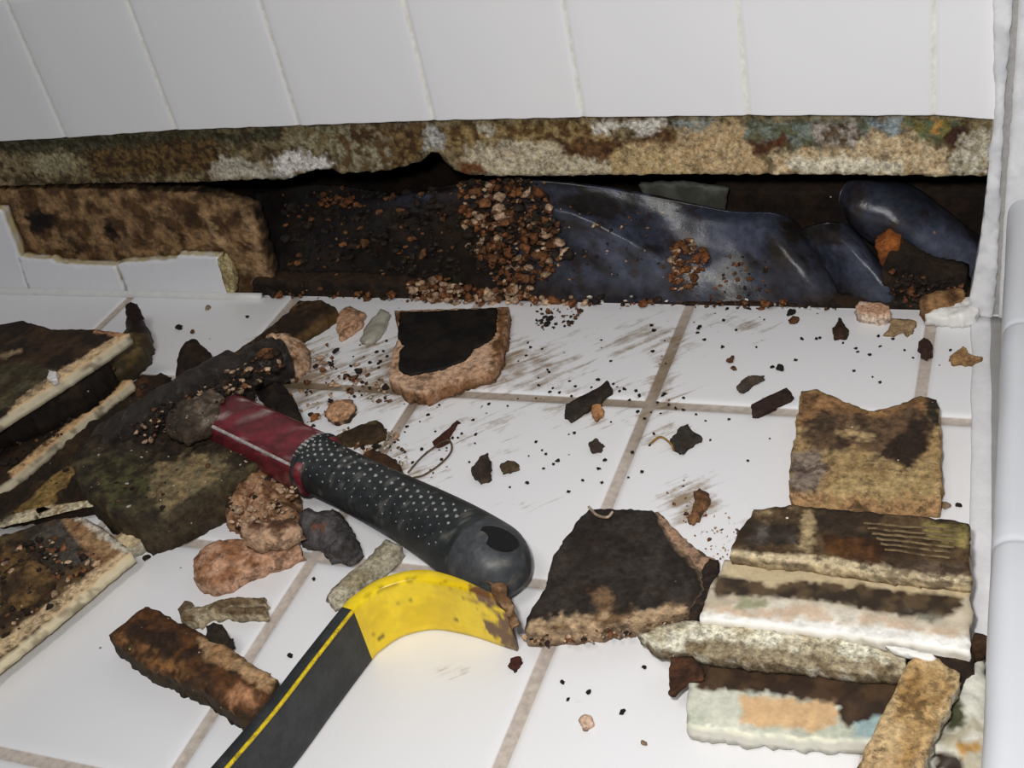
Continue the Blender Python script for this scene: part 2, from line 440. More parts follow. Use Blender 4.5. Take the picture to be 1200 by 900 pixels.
def bottom_edge(x):      # lower edge of the hanging wall tiles, from the photo
    pts = [(-80, 169), (0, 166), (77, 162), (203, 153), (343, 148), (500, 142), (683, 138), (880, 136), (1105, 136), (1166, 141), (1400, 146)]
    W = [aty(a, b, YW) for a, b in pts]
    for a, b in zip(W[:-1], W[1:]):
        if a.x <= x <= b.x: return a.z + (b.z - a.z) * (x - a.x) / (b.x - a.x)
    return W[0].z if x < W[0].x else W[-1].z
def wall():
    w_, o_ = .100905, -.302128
    JX = [o_ + k * w_ for k in range(-4, 7)] + [.3045]
    JX = [j for j in JX if abs(j - (o_ + 6 * w_)) > .02 or j == .3045]
    JX = sorted(set(JX))
    xr = .338
    X = lines(-.62, xr, JX, .0013, .006)
    zt = .2415
    JZ = [zt, zt + .108, zt + .216]
    Zs = [t / 14 for t in range(15)]
    V = []; g = []; cr = []
    rows = []
    # t in 0..1 maps bottom edge .. zt-.004
    fine = lines(zt - .004, .62, JZ, .0013, .006)
    prof = [('b', 0), ('b', .004), ('b', .01)] + [('b', t / 14) for t in range(1, 15)] + [('a', z) for z in fine]
    for kind, t in prof:
        for x in X:
            zb = bottom_edge(x)
            zb2 = zb + .0006 * noise.noise(Vector((x * 90, 0, 4)))
            z = zb2 + (zt - .006 - zb2) * t if kind == 'b' else t
            dx = min(abs(x - j) for j in JX); dz = min(abs(z - j) for j in JZ)
            h = min(tz(dx + .0004 * noise.noise(Vector((x, 0, z * 120))), .0013, .0009), tz(dz, .0013, .0009))
            if kind == 'b' and t == 0: h -= .001
            V.append((x, YW - h, z)); g.append(1.0 if min(dx, dz) < .0013 else 0.0)
    nx = len(X); ny = len(prof)
    Fc = [(j * nx + i, j * nx + i + 1, (j + 1) * nx + i + 1, (j + 1) * nx + i) for j in range(ny - 1) for i in range(nx - 1)]
    b0 = len(V)
    for x in X: V.append((x, YW + .008, bottom_edge(x))); g.append(.3)
    Fc += [(i + 1, i, b0 + i, b0 + i + 1) for i in range(nx - 1)]
    o = link('wall_back', V, Fc, M_WALL, None, None, True, Vector((0, 0, 0)), {'grout': g, 'stain': [0] * len(g)})
    tagit(o, kind='structure')
wall()
# studs space behind the wall, dark
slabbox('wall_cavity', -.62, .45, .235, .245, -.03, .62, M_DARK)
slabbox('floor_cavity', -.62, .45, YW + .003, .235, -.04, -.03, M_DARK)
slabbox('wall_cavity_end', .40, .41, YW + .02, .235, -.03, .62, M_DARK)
# curb along the right side, tiled, rounded edge
def curb():
    h = .08; r = .009
    prof = [(0, -.002), (0, .03), (0, h - r)] + [(r - r * math.cos(a), h - r + r * math.sin(a)) for a in [PI / 2 * k / 8 for k in range(1, 9)]] + [(.03, h), (.10, h), (.2, h)]
    JY = [-.021, -.173, -.325]
    Y = lines(-.42, YW - .001, JY, .0012, .02)
    V = []; g = []
    for y in Y:
        x0 = .3475 - (y + .2) * .012
        d = min(abs(y - j) for j in JY); q = tz(d, .0012, .0009)
        for k, (a, b) in enumerate(prof):
            nn = .0007 * noise.noise(Vector((y * 60, b * 60, 0)))
            V.append((x0 + a + (-q if k < 5 else -q * .5) + nn, y, b + (q if k >= 5 else 0))); g.append(.6 if d < .0012 else 0.0)
    n = len(prof)
    Fc = [(j * n + i, (j + 1) * n + i, (j + 1) * n + i + 1, j * n + i + 1) for j in range(len(Y) - 1) for i in range(n - 1)]
    o = link('trim_1', V, Fc, M_CURB, None, None, True, Vector((0, 0, 0)), {'grout': g, 'stain': [0] * len(g)})
    bm = bmesh.new(); bm.from_mesh(o.data); bmesh.ops.recalc_face_normals(bm, faces=bm.faces)
    bm.to_mesh(o.data); bm.free()
    tagit(o, kind='structure')
curb()
# white end of the back wall beside the opening (ragged caulked edge)
o = slab('trim_2', [(1164, 0), (1166, 139), (1160, 180), (1156, 230), (1149, 285), (1141, 330), (1136, 352), (1146, 376), (1163, 378), (1167, 330), (1171, 240), (1177, 120), (1187, 0), (1192, -60), (1170, -60)], -.1000, -.1275, M_CAULK,
         (222, 222, 224), (205, 205, 208), plane='y', jit=.0006, amp=.0006, step=.0025)
tagit(o, kind='structure')
o = slab('trim_3', [(1200, -60), (1194, 0), (1187, 120), (1178, 240), (1174, 300), (1170, 378), (1260, 378), (1300, 200), (1320, -60)], -.1000, -.1275, M_CAULK,
         (222, 222, 224), (214, 214, 216), plane='y', jit=.0003, amp=.0003, step=.004)
tagit(o, kind='structure')
def strip(name, P, r, m, c):
    o = tube(name, catmull(P, 8), lambda t: ell(r * (1 + .08 * math.sin(t * 47)), r * (1 + .08 * math.sin(t * 31)), 10), m, lambda t, V, s, u: lin(c), None, up=Vector((0, -1, .01)))
    return tagit(o, kind='structure')
slabbox('wall_side', .3345, .62, .1046, .128, .0, .62, mat('grey_joint', base=(150, 148, 144), rough=.8, var=.15, dark=.1))
def bead(name, P, rx, ry, c):
    o = tube(name, catmull(P, 12), lambda t: ell(rx * (1 + .25 * noise.noise(Vector((t * 14, 1, 0)))), ry * (1 + .4 * noise.noise(Vector((t * 17, 3, 0)))), 14), M_CAULK, lambda t, V, s, u: lin(c), None)
    return tagit(o, kind='structure')
bead('trim_4', [at(1150, 372, 0), at(1151, 500, 0), at(1150, 640, 0), at(1148, 760, 0), at(1149, 920, 0)], .0055, .0016, (220, 220, 222))
bead('trim_6', [at(1165, 372, 0), at(1165, 500, 0), at(1164, 640, 0), at(1162, 760, 0), at(1163, 920, 0)], .0045, .0009, (150, 148, 144))  # flat grey strip, coloured as the shade along the curb's foot
# cove of caulk between floor and the standing tiles on the left
strip('trim_5', [(-.50, YW - .0012, .0008), (-.35, YW - .001, .0008), (-.18, YW - .001, .0008)], .0035, M_CAULK, (216, 216, 214))

# standing rests of the bottom tile row
o = slab('standing_tile', [(-90, 235), (2, 247), (22, 300), (33, 343), (30, 350), (-90, 352)], -YW, -(YW + .009), M_GLAZE, (226, 226, 230), side=(205, 190, 150), plane='y', jit=.0003, amp=.0001, step=.004)
tagit(o, 'tallest white wall tile still standing at the wall base, at the far left', 'tile')
o = slab('standing_tile', [(21, 302), (60, 305), (66, 310), (134, 312), (147, 343), (36, 346)], -YW, -(YW + .009), M_GLAZE, (226, 226, 230), side=(205, 190, 150), plane='y', jit=.0005, amp=.0001, step=.003)
tagit(o, 'low broken white tile stub at the wall base under the two dark holes', 'tile')
o = slab('standing_tile', [(137, 310), (150, 308), (206, 305), (208, 300), (255, 302), (260, 322), (273, 346), (150, 345)], -YW, -(YW + .009), M_GLAZE, (226, 226, 230), side=(205, 190, 150), plane='y', jit=.0005, amp=.0001, step=.003)
tagit(o, 'right-hand broken white tile stub at the wall base, ending at the opening', 'tile')
o = slab('mastic_ridge', [(254, 304), (262, 303), (269, 312), (275, 330), (274, 345), (268, 347), (262, 333), (258, 318)], -(YW - .001), -(YW + .006), M_GRAIN, (190, 175, 130), (150, 130, 90), plane='y', jit=.0006, amp=.0006, step=.0012)
tagit(o, 'crusty yellowish mastic ridge on the broken right end of the tile stub', 'mastic')

# wet brown backing board behind the stubs
board = slab('backing_board', [(-90, 226), (10, 223), (60, 221), (140, 224), (232, 228), (262, 234), (292, 246), (300, 262), (306, 285), (314, 310), (322, 346), (270, 352), (-90, 356)], -(YW + .0105), -(YW + .024), M_PAPER,
             (158, 124, 86), (98, 70, 42), side=(60, 45, 30), plane='y', jit=.0012, amp=.0034, nsc=75, csc=60, step=.0022,
             patches=[([(32, 250), (46, 246), (62, 252), (66, 262), (56, 270), (40, 274), (32, 266)], (30, 20, 12)),
                      ([(120, 258), (130, 262), (140, 276), (138, 286), (128, 278)], (26, 18, 10)),
                      ([(282, 245), (296, 248), (322, 340), (312, 345), (296, 330), (300, 300), (286, 270)], (170, 136, 100)),
                      ([(236, 250), (242, 250), (262, 282), (284, 306), (296, 318), (290, 320), (270, 302), (250, 276)], (180, 150, 110))])
tagit(board, 'sodden brown paper-faced backing board with two dark holes, behind the tile stubs', 'board')

# strip of wallboard bared under the hanging tiles
def P_(*a): return list(a)
wb = slab('wallboard_strip', [(-90, 150), (0, 150), (200, 140), (500, 128), (800, 126), (1168, 128), (1162, 170), (1157, 206), (1100, 206), (1000, 205), (900, 204), (800, 204), (700, 205), (640, 206), (575, 206), (545, 204), (530, 197), (522, 190), (514, 180), (505, 178), (497, 186), (480, 194), (450, 200), (400, 203), (388, 198), (370, 199), (352, 204), (336, 210), (300, 210), (240, 213), (100, 215), (0, 218), (-90, 222)],
          -(YW + .0085), -(YW + .022), M_GRAIN, (136, 120, 88), (84, 70, 46), side=(150, 135, 105), plane='y', jit=.0007, amp=.0014, nsc=150, csc=130, step=.0018, patchw=8,
          patches=[([(0, 160), (120, 158), (330, 150), (330, 165), (120, 175), (0, 180)], (92, 90, 66), (70, 62, 40)),
                   ([(100, 175), (250, 160), (260, 200), (110, 208)], (72, 52, 30), (112, 88, 50)),
                   ([(40, 180), (86, 178), (90, 198), (46, 204), (34, 192)], (150, 142, 110)),
                   ([(248, 190), (262, 184), (285, 186), (316, 200), (318, 210), (250, 210)], (186, 178, 160)),
                   ([(318, 186), (340, 178), (352, 172), (362, 180), (392, 190), (384, 198), (355, 200), (336, 210), (322, 206)], (222, 216, 210)),
                   ([(340, 150), (420, 146), (420, 172), (380, 180), (344, 168)], (150, 146, 116), (120, 104, 70)),
                   ([(395, 150), (498, 146), (498, 180), (480, 196), (420, 202), (396, 190)], (150, 142, 116), (100, 78, 46)),
                   ([(408, 156), (440, 152), (440, 164), (410, 168)], (84, 60, 36)),
                   ([(455, 150), (496, 150), (496, 182), (462, 196), (456, 174)], (80, 56, 32), (120, 96, 60)),
                   ([(498, 146), (518, 146), (518, 176), (498, 176)], (178, 176, 170)),
                   ([(519, 147), (700, 143), (700, 175), (600, 168), (550, 176), (520, 172)], (100, 74, 40), (150, 128, 84)),
                   ([(548, 170), (600, 164), (650, 168), (690, 178), (720, 186), (790, 196), (880, 204), (560, 206), (540, 190)], (196, 184, 160), (178, 164, 134)),
                   ([(536, 190), (560, 190), (575, 204), (545, 206)], (112, 70, 40)),
                   ([(560, 148), (580, 146), (580, 156), (562, 158)], (196, 188, 168)),
                   ([(640, 148), (720, 144), (716, 170), (690, 166), (650, 160)], (96, 66, 36), (150, 128, 84)),
                   ([(650, 165), (700, 166), (740, 160), (760, 150), (790, 150), (794, 178), (770, 170), (740, 172), (710, 194), (690, 186), (660, 176)], (84, 54, 30), (110, 78, 46)),
                   ([(694, 144), (782, 140), (774, 150), (756, 158), (736, 148), (700, 156)], (222, 216, 204)),
                   ([(712, 190), (730, 168), (770, 166), (800, 178), (860, 160), (870, 170), (882, 186), (900, 204), (800, 206), (720, 204)], (190, 166, 124), (176, 150, 106)),
                   ([(798, 150), (850, 140), (876, 150), (892, 180), (900, 200), (800, 204), (786, 180)], (188, 164, 126), (176, 148, 108)),
                   ([(790, 140), (848, 140), (820, 150), (796, 152)], (150, 158, 152)),
                   ([(870, 142), (1030, 139), (1010, 168), (960, 172), (920, 174), (890, 176), (874, 160)], (118, 128, 118), (92, 92, 66)),
                   ([(882, 166), (920, 158), (924, 172), (900, 178), (884, 180)], (94, 56, 32)),
                   ([(950, 146), (1000, 142), (1012, 160), (1000, 172), (960, 170)], (92, 74, 52), (170, 160, 150)),
                   ([(900, 180), (1000, 174), (1025, 150), (1050, 158), (1080, 158), (1110, 180), (1110, 206), (910, 206)], (198, 178, 144), (186, 160, 122)),
                   ([(922, 188), (1000, 182), (1060, 190), (1060, 203), (930, 203)], (214, 204, 180)),
                   ([(1020, 142), (1060, 140), (1050, 158), (1030, 152)], (150, 160, 162)),
                   ([(1060, 140), (1130, 142), (1130, 166), (1100, 164), (1070, 160)], (120, 112, 60), (90, 100, 76)),
                   ([(1092, 142), (1104, 142), (1104, 158), (1092, 158)], (190, 140, 70)),
                   ([(1116, 146), (1134, 146), (1136, 162), (1116, 180), (1106, 166)], (72, 44, 32)),
                   ([(1120, 176), (1140, 152), (1164, 150), (1160, 205), (1110, 206)], (196, 188, 168), (160, 150, 124))])
tagit(wb, 'long strip of rotting wallboard bared directly under the hanging white wall tiles', 'board')

# ------------------------------------------------------------ inside the opening
def sheet(name, grid, m, colf, parent=None, thick=.0012, amp=.0009, sub=5, nsc=70):
    """crumpled sheet through control points: rows of (px, py, depth y)"""
    rows = [catmull([aty(a, b, y) for a, b, y in r], sub * 2) for r in grid]
    n = len(rows[0]); colsn = [catmull([rw[i] for rw in rows], sub * 2) for i in range(n)]
    k = len(colsn[0])
    V = []; C = []
    for side in (0, 1):
        for i in range(n):
            for j in range(k):
                p = colsn[i][j].copy()
                p.y += side * thick + amp * 2 * fbm(p, nsc, 3)
                V.append(p); C.append(colf(p))
    Fc = []
    q = n * k
    for i in range(n - 1):
        for j in range(k - 1):
            a, b, c, d = i * k + j, i * k + j + 1, (i + 1) * k + j + 1, (i + 1) * k + j
            Fc.append((a, b, c, d)); Fc.append((q + d, q + c, q + b, q + a))
    for i in range(n - 1):
        a, d = i * k, (i + 1) * k; Fc.append((d, a, q + a, q + d)); a, d = a + k - 1, d + k - 1; Fc.append((a, d, q + d, q + a))
    for j in range(k - 1):
        a, b = j, j + 1; Fc.append((a, b, q + b, q + a)[::-1]); a, b = (n - 1) * k + j, (n - 1) * k + j + 1; Fc.append((a, b, q + b, q + a))
    return link(name, V, Fc, m, C, parent)
def liner_col(p):
    u, v = px(p)
    c = mixc(lin((72, 76, 92)), lin((54, 58, 70)), sstep(-.2, .2, fbm(p, 30, 3)))
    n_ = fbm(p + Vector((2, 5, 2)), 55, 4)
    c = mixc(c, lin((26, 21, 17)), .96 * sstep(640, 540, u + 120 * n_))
    c = mixc(c, lin((58, 64, 82)), .7 * math.exp(-((u - 500) / 36) ** 2 - ((v - 232) / 9) ** 2))
    q = ((u - 590) / 62) ** 2 + ((v - 270) / 75) ** 2
    c = mixc(c, lin((50, 34, 24)), min(1, 1.1 * math.exp(-q)) * sstep(-.25, .15, n_))
    for a, b, ra, rb in ((800, 310, 24, 40), (870, 330, 50, 30), (600, 345, 200, 14), (960, 350, 60, 16), (1040, 262, 16, 12), (920, 300, 18, 16)):
        q = ((u - a) / ra) ** 2 + ((v - b) / rb) ** 2
        c = mixc(c, lin((48, 36, 22)), .85 * math.exp(-q) * sstep(-.3, .1, n_))
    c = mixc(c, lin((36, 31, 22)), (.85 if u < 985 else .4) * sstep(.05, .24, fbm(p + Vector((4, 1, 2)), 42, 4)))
    return c
liner = empty('shower_pan_liner', (.12, .14, -.005))
tagit(liner, 'creased blue-grey waterproof liner, dirty, standing in the opening behind the floor edge', 'liner')
Y0 = YW + .006
def Y(r): return [(a, b, Y0 + y) for a, b, y in r]
sheet('liner_sheet', [Y(r) for r in [
    [(300, 226, .046), (380, 216, .044), (450, 226, .034), (480, 226, .030), (560, 212, .026), (628, 212, .024), (690, 217, .032), (770, 230, .044), (850, 247, .050), (900, 249, .044), (930, 258, .050), (938, 268, .062)],
    [(300, 262, .034), (380, 250, .036), (450, 240, .022), (490, 232, .018), (560, 232, .016), (640, 234, .014), (700, 240, .024), (780, 255, .038), (856, 262, .038), (905, 268, .028), (942, 280, .038), (950, 290, .056)],
    [(300, 296, .024), (380, 288, .026), (450, 282, .020), (500, 276, .022), (560, 268, .012), (652, 252, .006), (716, 268, .008), (790, 284, .028), (868, 286, .030), (920, 296, .014), (958, 304, .026), (964, 314, .050)],
    [(300, 322, .014), (380, 318, .016), (450, 316, .016), (500, 312, .014), (560, 300, .010), (650, 286, .014), (740, 298, .006), (806, 314, .014), (880, 318, .018), (938, 326, .006), (974, 330, .018), (980, 338, .040)],
    [(300, 362, .004), (380, 362, .004), (450, 362, .004), (500, 362, .003), (560, 362, .003), (650, 362, .003), (740, 364, .003), (820, 366, .003), (890, 368, .003), (955, 368, .002), (990, 366, .008), (998, 366, .030)]]],
    M_LINER, liner_col, liner)
sheet('liner_fold', [Y(r) for r in [
    [(928, 282, .056), (936, 270, .046), (964, 262, .040), (990, 262, .046), (1002, 268, .060)],
    [(948, 306, .048), (958, 290, .036), (986, 280, .026), (1010, 284, .036), (1018, 292, .054)],
    [(966, 334, .040), (980, 314, .026), (1010, 306, .014), (1032, 312, .026), (1036, 322, .046)],
    [(982, 366, .030), (1000, 352, .012), (1034, 336, .006), (1050, 342, .014), (1054, 352, .036)],
    [(990, 374, .030), (1006, 370, .010), (1040, 362, .003), (1054, 362, .010), (1060, 366, .036)]]], M_LINER, liner_col, liner)
sheet('liner_fold', [Y(r) for r in [
    [(1010, 212, .062), (992, 214, .052), (983, 234, .046), (992, 258, .054), (1006, 268, .068)],
    [(1036, 211, .064), (1014, 217, .044), (1000, 246, .032), (1012, 278, .042), (1030, 288, .062)],
    [(1068, 218, .064), (1054, 228, .042), (1042, 260, .028), (1050, 298, .038), (1062, 308, .060)],
    [(1106, 244, .064), (1094, 254, .042), (1082, 286, .028), (1090, 324, .036), (1100, 334, .058)],
    [(1148, 278, .064), (1138, 286, .042), (1126, 316, .030), (1130, 354, .036), (1136, 366, .056)],
    [(1176, 300, .064), (1168, 308, .042), (1158, 338, .030), (1160, 372, .036), (1166, 380, .056)]]], M_LINER, liner_col, liner)

def stud(name, P, yf, th, c, c2, label, seed=3):
    o = slab(name, P, -yf, -(yf + th), M_WOOD, c, c2, plane='y', jit=.0006, amp=.0012, csc=70, step=.004)
    return tagit(o, label, 'timber')
stud('wooden_sole_plate', [(835, 222), (1000, 224), (1180, 226), (1180, 330), (835, 330)], .185, .03, (50, 37, 26), (36, 26, 18), 'dark damp wooden plate at the back of the opening, right side')
o = slab('felt_strip', [(748, 216), (800, 215), (852, 221), (849, 250), (846, 256), (760, 240)], -(.172), -(.176), M_SMOOTH, (92, 92, 84), (76, 76, 68), plane='y', jit=.0004, amp=.0006, step=.003)
tagit(o, 'dull grey board offcut showing behind the top of the blue-grey liner', 'board')
o = slab('wooden_sill', [(296, 330), (400, 332), (520, 340), (600, 352), (700, 358), (860, 361), (1000, 361), (1150, 352), (1150, 372), (296, 366)], -(YW + .0045), -(YW + .022), M_WOOD, (54, 38, 26), (36, 26, 18), plane='y', jit=.0012, amp=.002, step=.003)
tagit(o, 'low rotten dark wooden sill along the foot of the opening', 'timber')

# ------------------------------------------------------------ grit and crumbs
def lump_mesh(name, seed, m, sx=1, sy=1, sz=.7, cols=((120, 90, 60), (80, 58, 38)), sub=2, rough=.5):
    bm = bmesh.new(); bmesh.ops.create_icosphere(bm, subdivisions=sub, radius=1)
    C = []
    for v in bm.verts:
        d = 1 + rough * noise.noise(v.co * 1.3 + Vector((seed, 2, 3))) + .4 * rough * noise.noise(v.co * 3.3 + Vector((seed, 5, 1)))
        v.co = Vector((v.co.x * sx * d, v.co.y * sy * d, v.co.z * sz * d))
        t = sstep(-.2, .2, noise.noise(v.co * 2 + Vector((seed, 0, 0)))); C.append(mixc(lin(cols[0]), lin(cols[1]), t))
    me = bpy.data.meshes.new(name); bm.to_mesh(me); bm.free()
    ca = me.attributes.new('Col', 'FLOAT_COLOR', 'POINT'); ca.data.foreach_set('color', np.array([(*c, 1) for c in C], dtype=np.float32).ravel())
    me.polygons.foreach_set('use_smooth', [True] * len(me.polygons)); me.materials.append(m)
    return me
PROTO = {
    'dark': [lump_mesh('dark_crumb', i, M_CRUD, 1, .75, .55, ((54, 43, 34), (32, 25, 20)), 2, .7) for i in range(4)],
    'brown': [lump_mesh('brown_crumb', i + 9, M_CRUD, 1, .7, .5, ((128, 84, 52), (92, 62, 40)), 2, .7) for i in range(4)],
    'tan': [lump_mesh('tan_crumb', i + 19, M_CRUD, 1, .8, .5, ((196, 166, 138), (166, 134, 104)), 2, .6) for i in range(4)],
    'white': [lump_mesh('white_crumb', i + 29, M_CAULK, 1, .7, .5, ((226, 222, 214), (200, 194, 180)), 2, .6) for i in range(4)],
    'rust': [lump_mesh('rust_crumb', i + 39, M_CRUD, 1, .8, .7, ((136, 84, 48), (88, 54, 32)), 2, .7) for i in range(4)],
}
CN = {'dark': 'dark_crumb', 'brown': 'brown_crumb', 'tan': 'tan_crumb', 'white': 'white_crumb', 'rust': 'rust_crumb'}
def crumb(x, y, size_px, kind, label, group=None, z=0.0, stretch=1.0, ang=None, rng=random, cat='crumb', name=None, flat=1.0):
    P = at(x, y, z); s = size_px / (F / (P - CAM).length) * .5
    me = rng.choice(PROTO[kind]); o = bpy.data.objects.new(name or CN[kind], me); sc.collection.objects.link(o)
    o.scale = (s * stretch, s, s * flat); o.rotation_euler = (0, 0, ang if ang is not None else rng.uniform(0, 6.28))
    o.location = P + Vector((0, 0, s * .45 * flat)); return tagit(o, label, cat, group)

def pile(name, region, n, kinds, hz, label, cat='debris', smin=3, smax=10, plane='z', y=None, seed=1, zb=0.0):
    """uncountable grit: one mesh of many small rough grains"""
    r = random.Random(seed); V = []; Fc = []; C = []
    xs = [p[0] for p in region]; ys = [p[1] for p in region]
    c = 0
    while c < n:
        u = r.uniform(min(xs), max(xs)); v = r.uniform(min(ys), max(ys))
        if not inpoly(u, v, region): continue
        if plane == 'z': P = at(u, v, zb + r.random() ** 2 * hz)
        elif callable(y):
            P = y(u, v)
            if P is None: c += 1; continue
            P = P - ray((u, v)).normalized() * r.random() ** 2 * hz
        else: P = aty(u, v, y); P.y -= r.random() * hz
        s = r.uniform(smin, smax) ** 1 / 2 / (F / (P - CAM).length) * (.5 + r.random() ** 2)
        me = r.choice(PROTO[r.choice(kinds)]); b = len(V)
        Rm = Matrix.Rotation(r.uniform(0, 6.28), 3, 'Z') @ Matrix.Rotation(r.uniform(-1, 1), 3, 'X')
        k = r.uniform(.75, 1.25)
        for vv in me.vertices: V.append(P + Rm @ (vv.co * s))
        for d in me.attributes['Col'].data: C.append((d.color[0] * k, d.color[1] * k, d.color[2] * k))
        for f in me.polygons: Fc.append([b + i for i in f.vertices])
        c += 1
    o = link(name, V, Fc, M_CRUD, C); return tagit(o, label, cat, None, 'stuff')
bpy.context.view_layer.update()
def yl(u, v):      # the point of the liner seen here
    d = ray((u, v)).normalized(); best = None
    for ch in liner.children:
        o_ = WO[ch.name]
        ok, loc, nn, _ = ch.ray_cast(CAM - o_, d)
        if ok and (best is None or (loc + o_ - CAM).length < best[0]): best = ((loc + o_ - CAM).length, loc + o_)
    return best[1] if best else None
    return Y0 + .002 + .030 * max(0, (345 - v) / 130)
pile('rust_grit', [(535, 204), (625, 206), (650, 250), (665, 300), (640, 330), (580, 335), (548, 290), (540, 240)], 760, ['rust', 'brown', 'brown', 'dark', 'dark', 'tan'], .012, 'rust-brown grit clinging to the liner in the middle of the opening', plane='y', y=yl, seed=2, smin=4, smax=14)
pile('rust_grit', [(478, 330), (520, 322), (560, 335), (620, 335), (640, 350), (690, 346), (690, 362), (480, 362)], 330, ['rust', 'brown', 'tan', 'tan'], .006, 'tan and brown grit heaped along the floor edge below the rusty patch', plane='y', y=YW + .004, seed=3, smin=5, smax=13)
pile('rust_grit', [(690, 346), (980, 352), (980, 366), (690, 362)], 150, ['rust', 'brown', 'dark', 'dark', 'white'], .004, 'thin line of dark grit along the floor edge under the blue liner', plane='y', y=YW + .004, seed=4, smin=3, smax=9)
pile('rust_grit', [(785, 290), (812, 280), (830, 300), (812, 340), (785, 338)], 110, ['rust', 'rust', 'brown', 'tan'], .006, 'small orange-brown grit patch on the blue liner left of the folds', plane='y', y=yl, seed=5, smin=4, smax=12)
pile('dark_grit', [(330, 232), (470, 216), (540, 225), (540, 340), (340, 345)], 420, ['dark', 'dark', 'dark', 'dark', 'dark', 'brown'], .005, 'dark grit clinging to the blackened left half of the opening', plane='y', y=yl, seed=6, smin=3, smax=12)
pile('rust_grit', [(365, 222), (400, 218), (420, 232), (395, 245), (370, 240)], 60, ['rust', 'brown', 'dark'], .004, 'small rusty smear high on the blackened left part of the liner', plane='y', y=yl, seed=21, smin=3, smax=9)
pile('rust_grit', [(850, 300), (900, 300), (900, 350), (830, 350)], 50, ['dark', 'brown', 'rust'], .003, 'sparse grit low on the liner just left of its folds', plane='y', y=yl, seed=22, smin=2, smax=7)
pile('rust_grit', [(620, 230), (760, 250), (790, 330), (660, 330)], 70, ['dark', 'brown', 'rust', 'tan'], .002, 'loose specks on the smooth blue part of the liner', plane='y', y=yl, seed=23, smin=1.5, smax=6)
pile('dark_grit', [(1040, 300), (1100, 320), (1135, 330), (1120, 362), (1040, 366)], 160, ['dark', 'dark', 'brown', 'rust'], .02, 'dark grit heap at the right end of the opening', plane='y', y=YW + .03, seed=7, smin=5, smax=14)
pile('dark_grit', [(296, 338), (350, 335), (480, 345), (480, 362), (350, 360)], 90, ['dark', 'brown', 'rust', 'dark'], .004, 'dark grit along the floor edge left of the black-faced tile piece', plane='y', y=YW + .004, seed=8, smin=3, smax=10)

# ------------------------------------------------------------ pieces lying on the floor
def piece(*a, **k):
    label = k.pop('label'); cat = k.pop('cat'); o = slab(*a, **k)
    return tagit(o, label, cat)
TAN = (206, 168, 138); TAND = (172, 130, 96)
# black-faced piece at the floor edge
c3 = piece('mortar_piece', [(462, 364), (596, 360), (594, 385), (588, 410), (578, 432), (548, 440), (520, 450), (498, 460), (474, 455), (456, 442), (460, 410), (468, 395)], .011, 0, M_CRUD, TAN, (196, 156, 124), side=(140, 100, 68),
           label='black-faced tan mortar piece lying at the floor edge below the opening', cat='mortar piece', jit=.0008, amp=.0006,
           patches=[([(578, 360), (597, 360), (592, 400), (580, 434), (576, 420), (582, 390)], (120, 82, 48)), ([(458, 364), (470, 364), (470, 390), (460, 400)], (104, 70, 42))])
slab('black_coating', [(469, 366), (582, 361), (581, 386), (574, 397), (556, 408), (546, 420), (521, 431), (500, 435), (480, 439), (466, 432), (468, 412), (474, 405), (466, 395)], .0125, .0105, M_WET, (33, 30, 29), (44, 38, 33), side=(30, 26, 22), parent=c3, jit=.0006, amp=.0003)
# dark slab right of the hammer grip
c2 = piece('mortar_piece', [(690, 597), (730, 597), (766, 599), (775, 622), (790, 645), (812, 668), (822, 690), (806, 714), (770, 722), (700, 732), (650, 736), (616, 738), (620, 716), (640, 690), (645, 660), (664, 628)], .014, 0, M_CRUD, (66, 58, 52), (52, 44, 38), side=(178, 150, 118),
           bot=[(694, 610), (732, 606), (772, 600), (790, 622), (812, 640), (840, 658), (846, 690), (812, 728), (775, 742), (704, 752), (652, 757), (618, 758), (616, 738), (636, 706), (644, 676), (664, 642)],
           label='large dark-faced mortar slab right of the rubber hammer grip', cat='mortar piece', jit=.0010, amp=.0007,
           patches=[([(616, 728), (700, 716), (760, 716), (806, 706), (806, 730), (700, 740), (616, 750)], (186, 158, 124), (110, 84, 58)), ([(690, 688), (712, 690), (722, 710), (700, 716)], (118, 92, 66))])
slab('tan_flank', [(766, 600), (780, 608), (800, 630), (824, 650), (838, 655), (836, 672), (824, 690), (818, 672), (806, 650), (786, 636), (774, 618)], .010, .001, M_CRUD, (190, 160, 138), (160, 128, 104), parent=c2, amp=.0008)
slab('dark_end_face', [(830, 654), (842, 654), (836, 690), (812, 726), (806, 722), (816, 690)], .012, .001, M_CRUD, (52, 42, 38), (90, 66, 52), parent=c2)
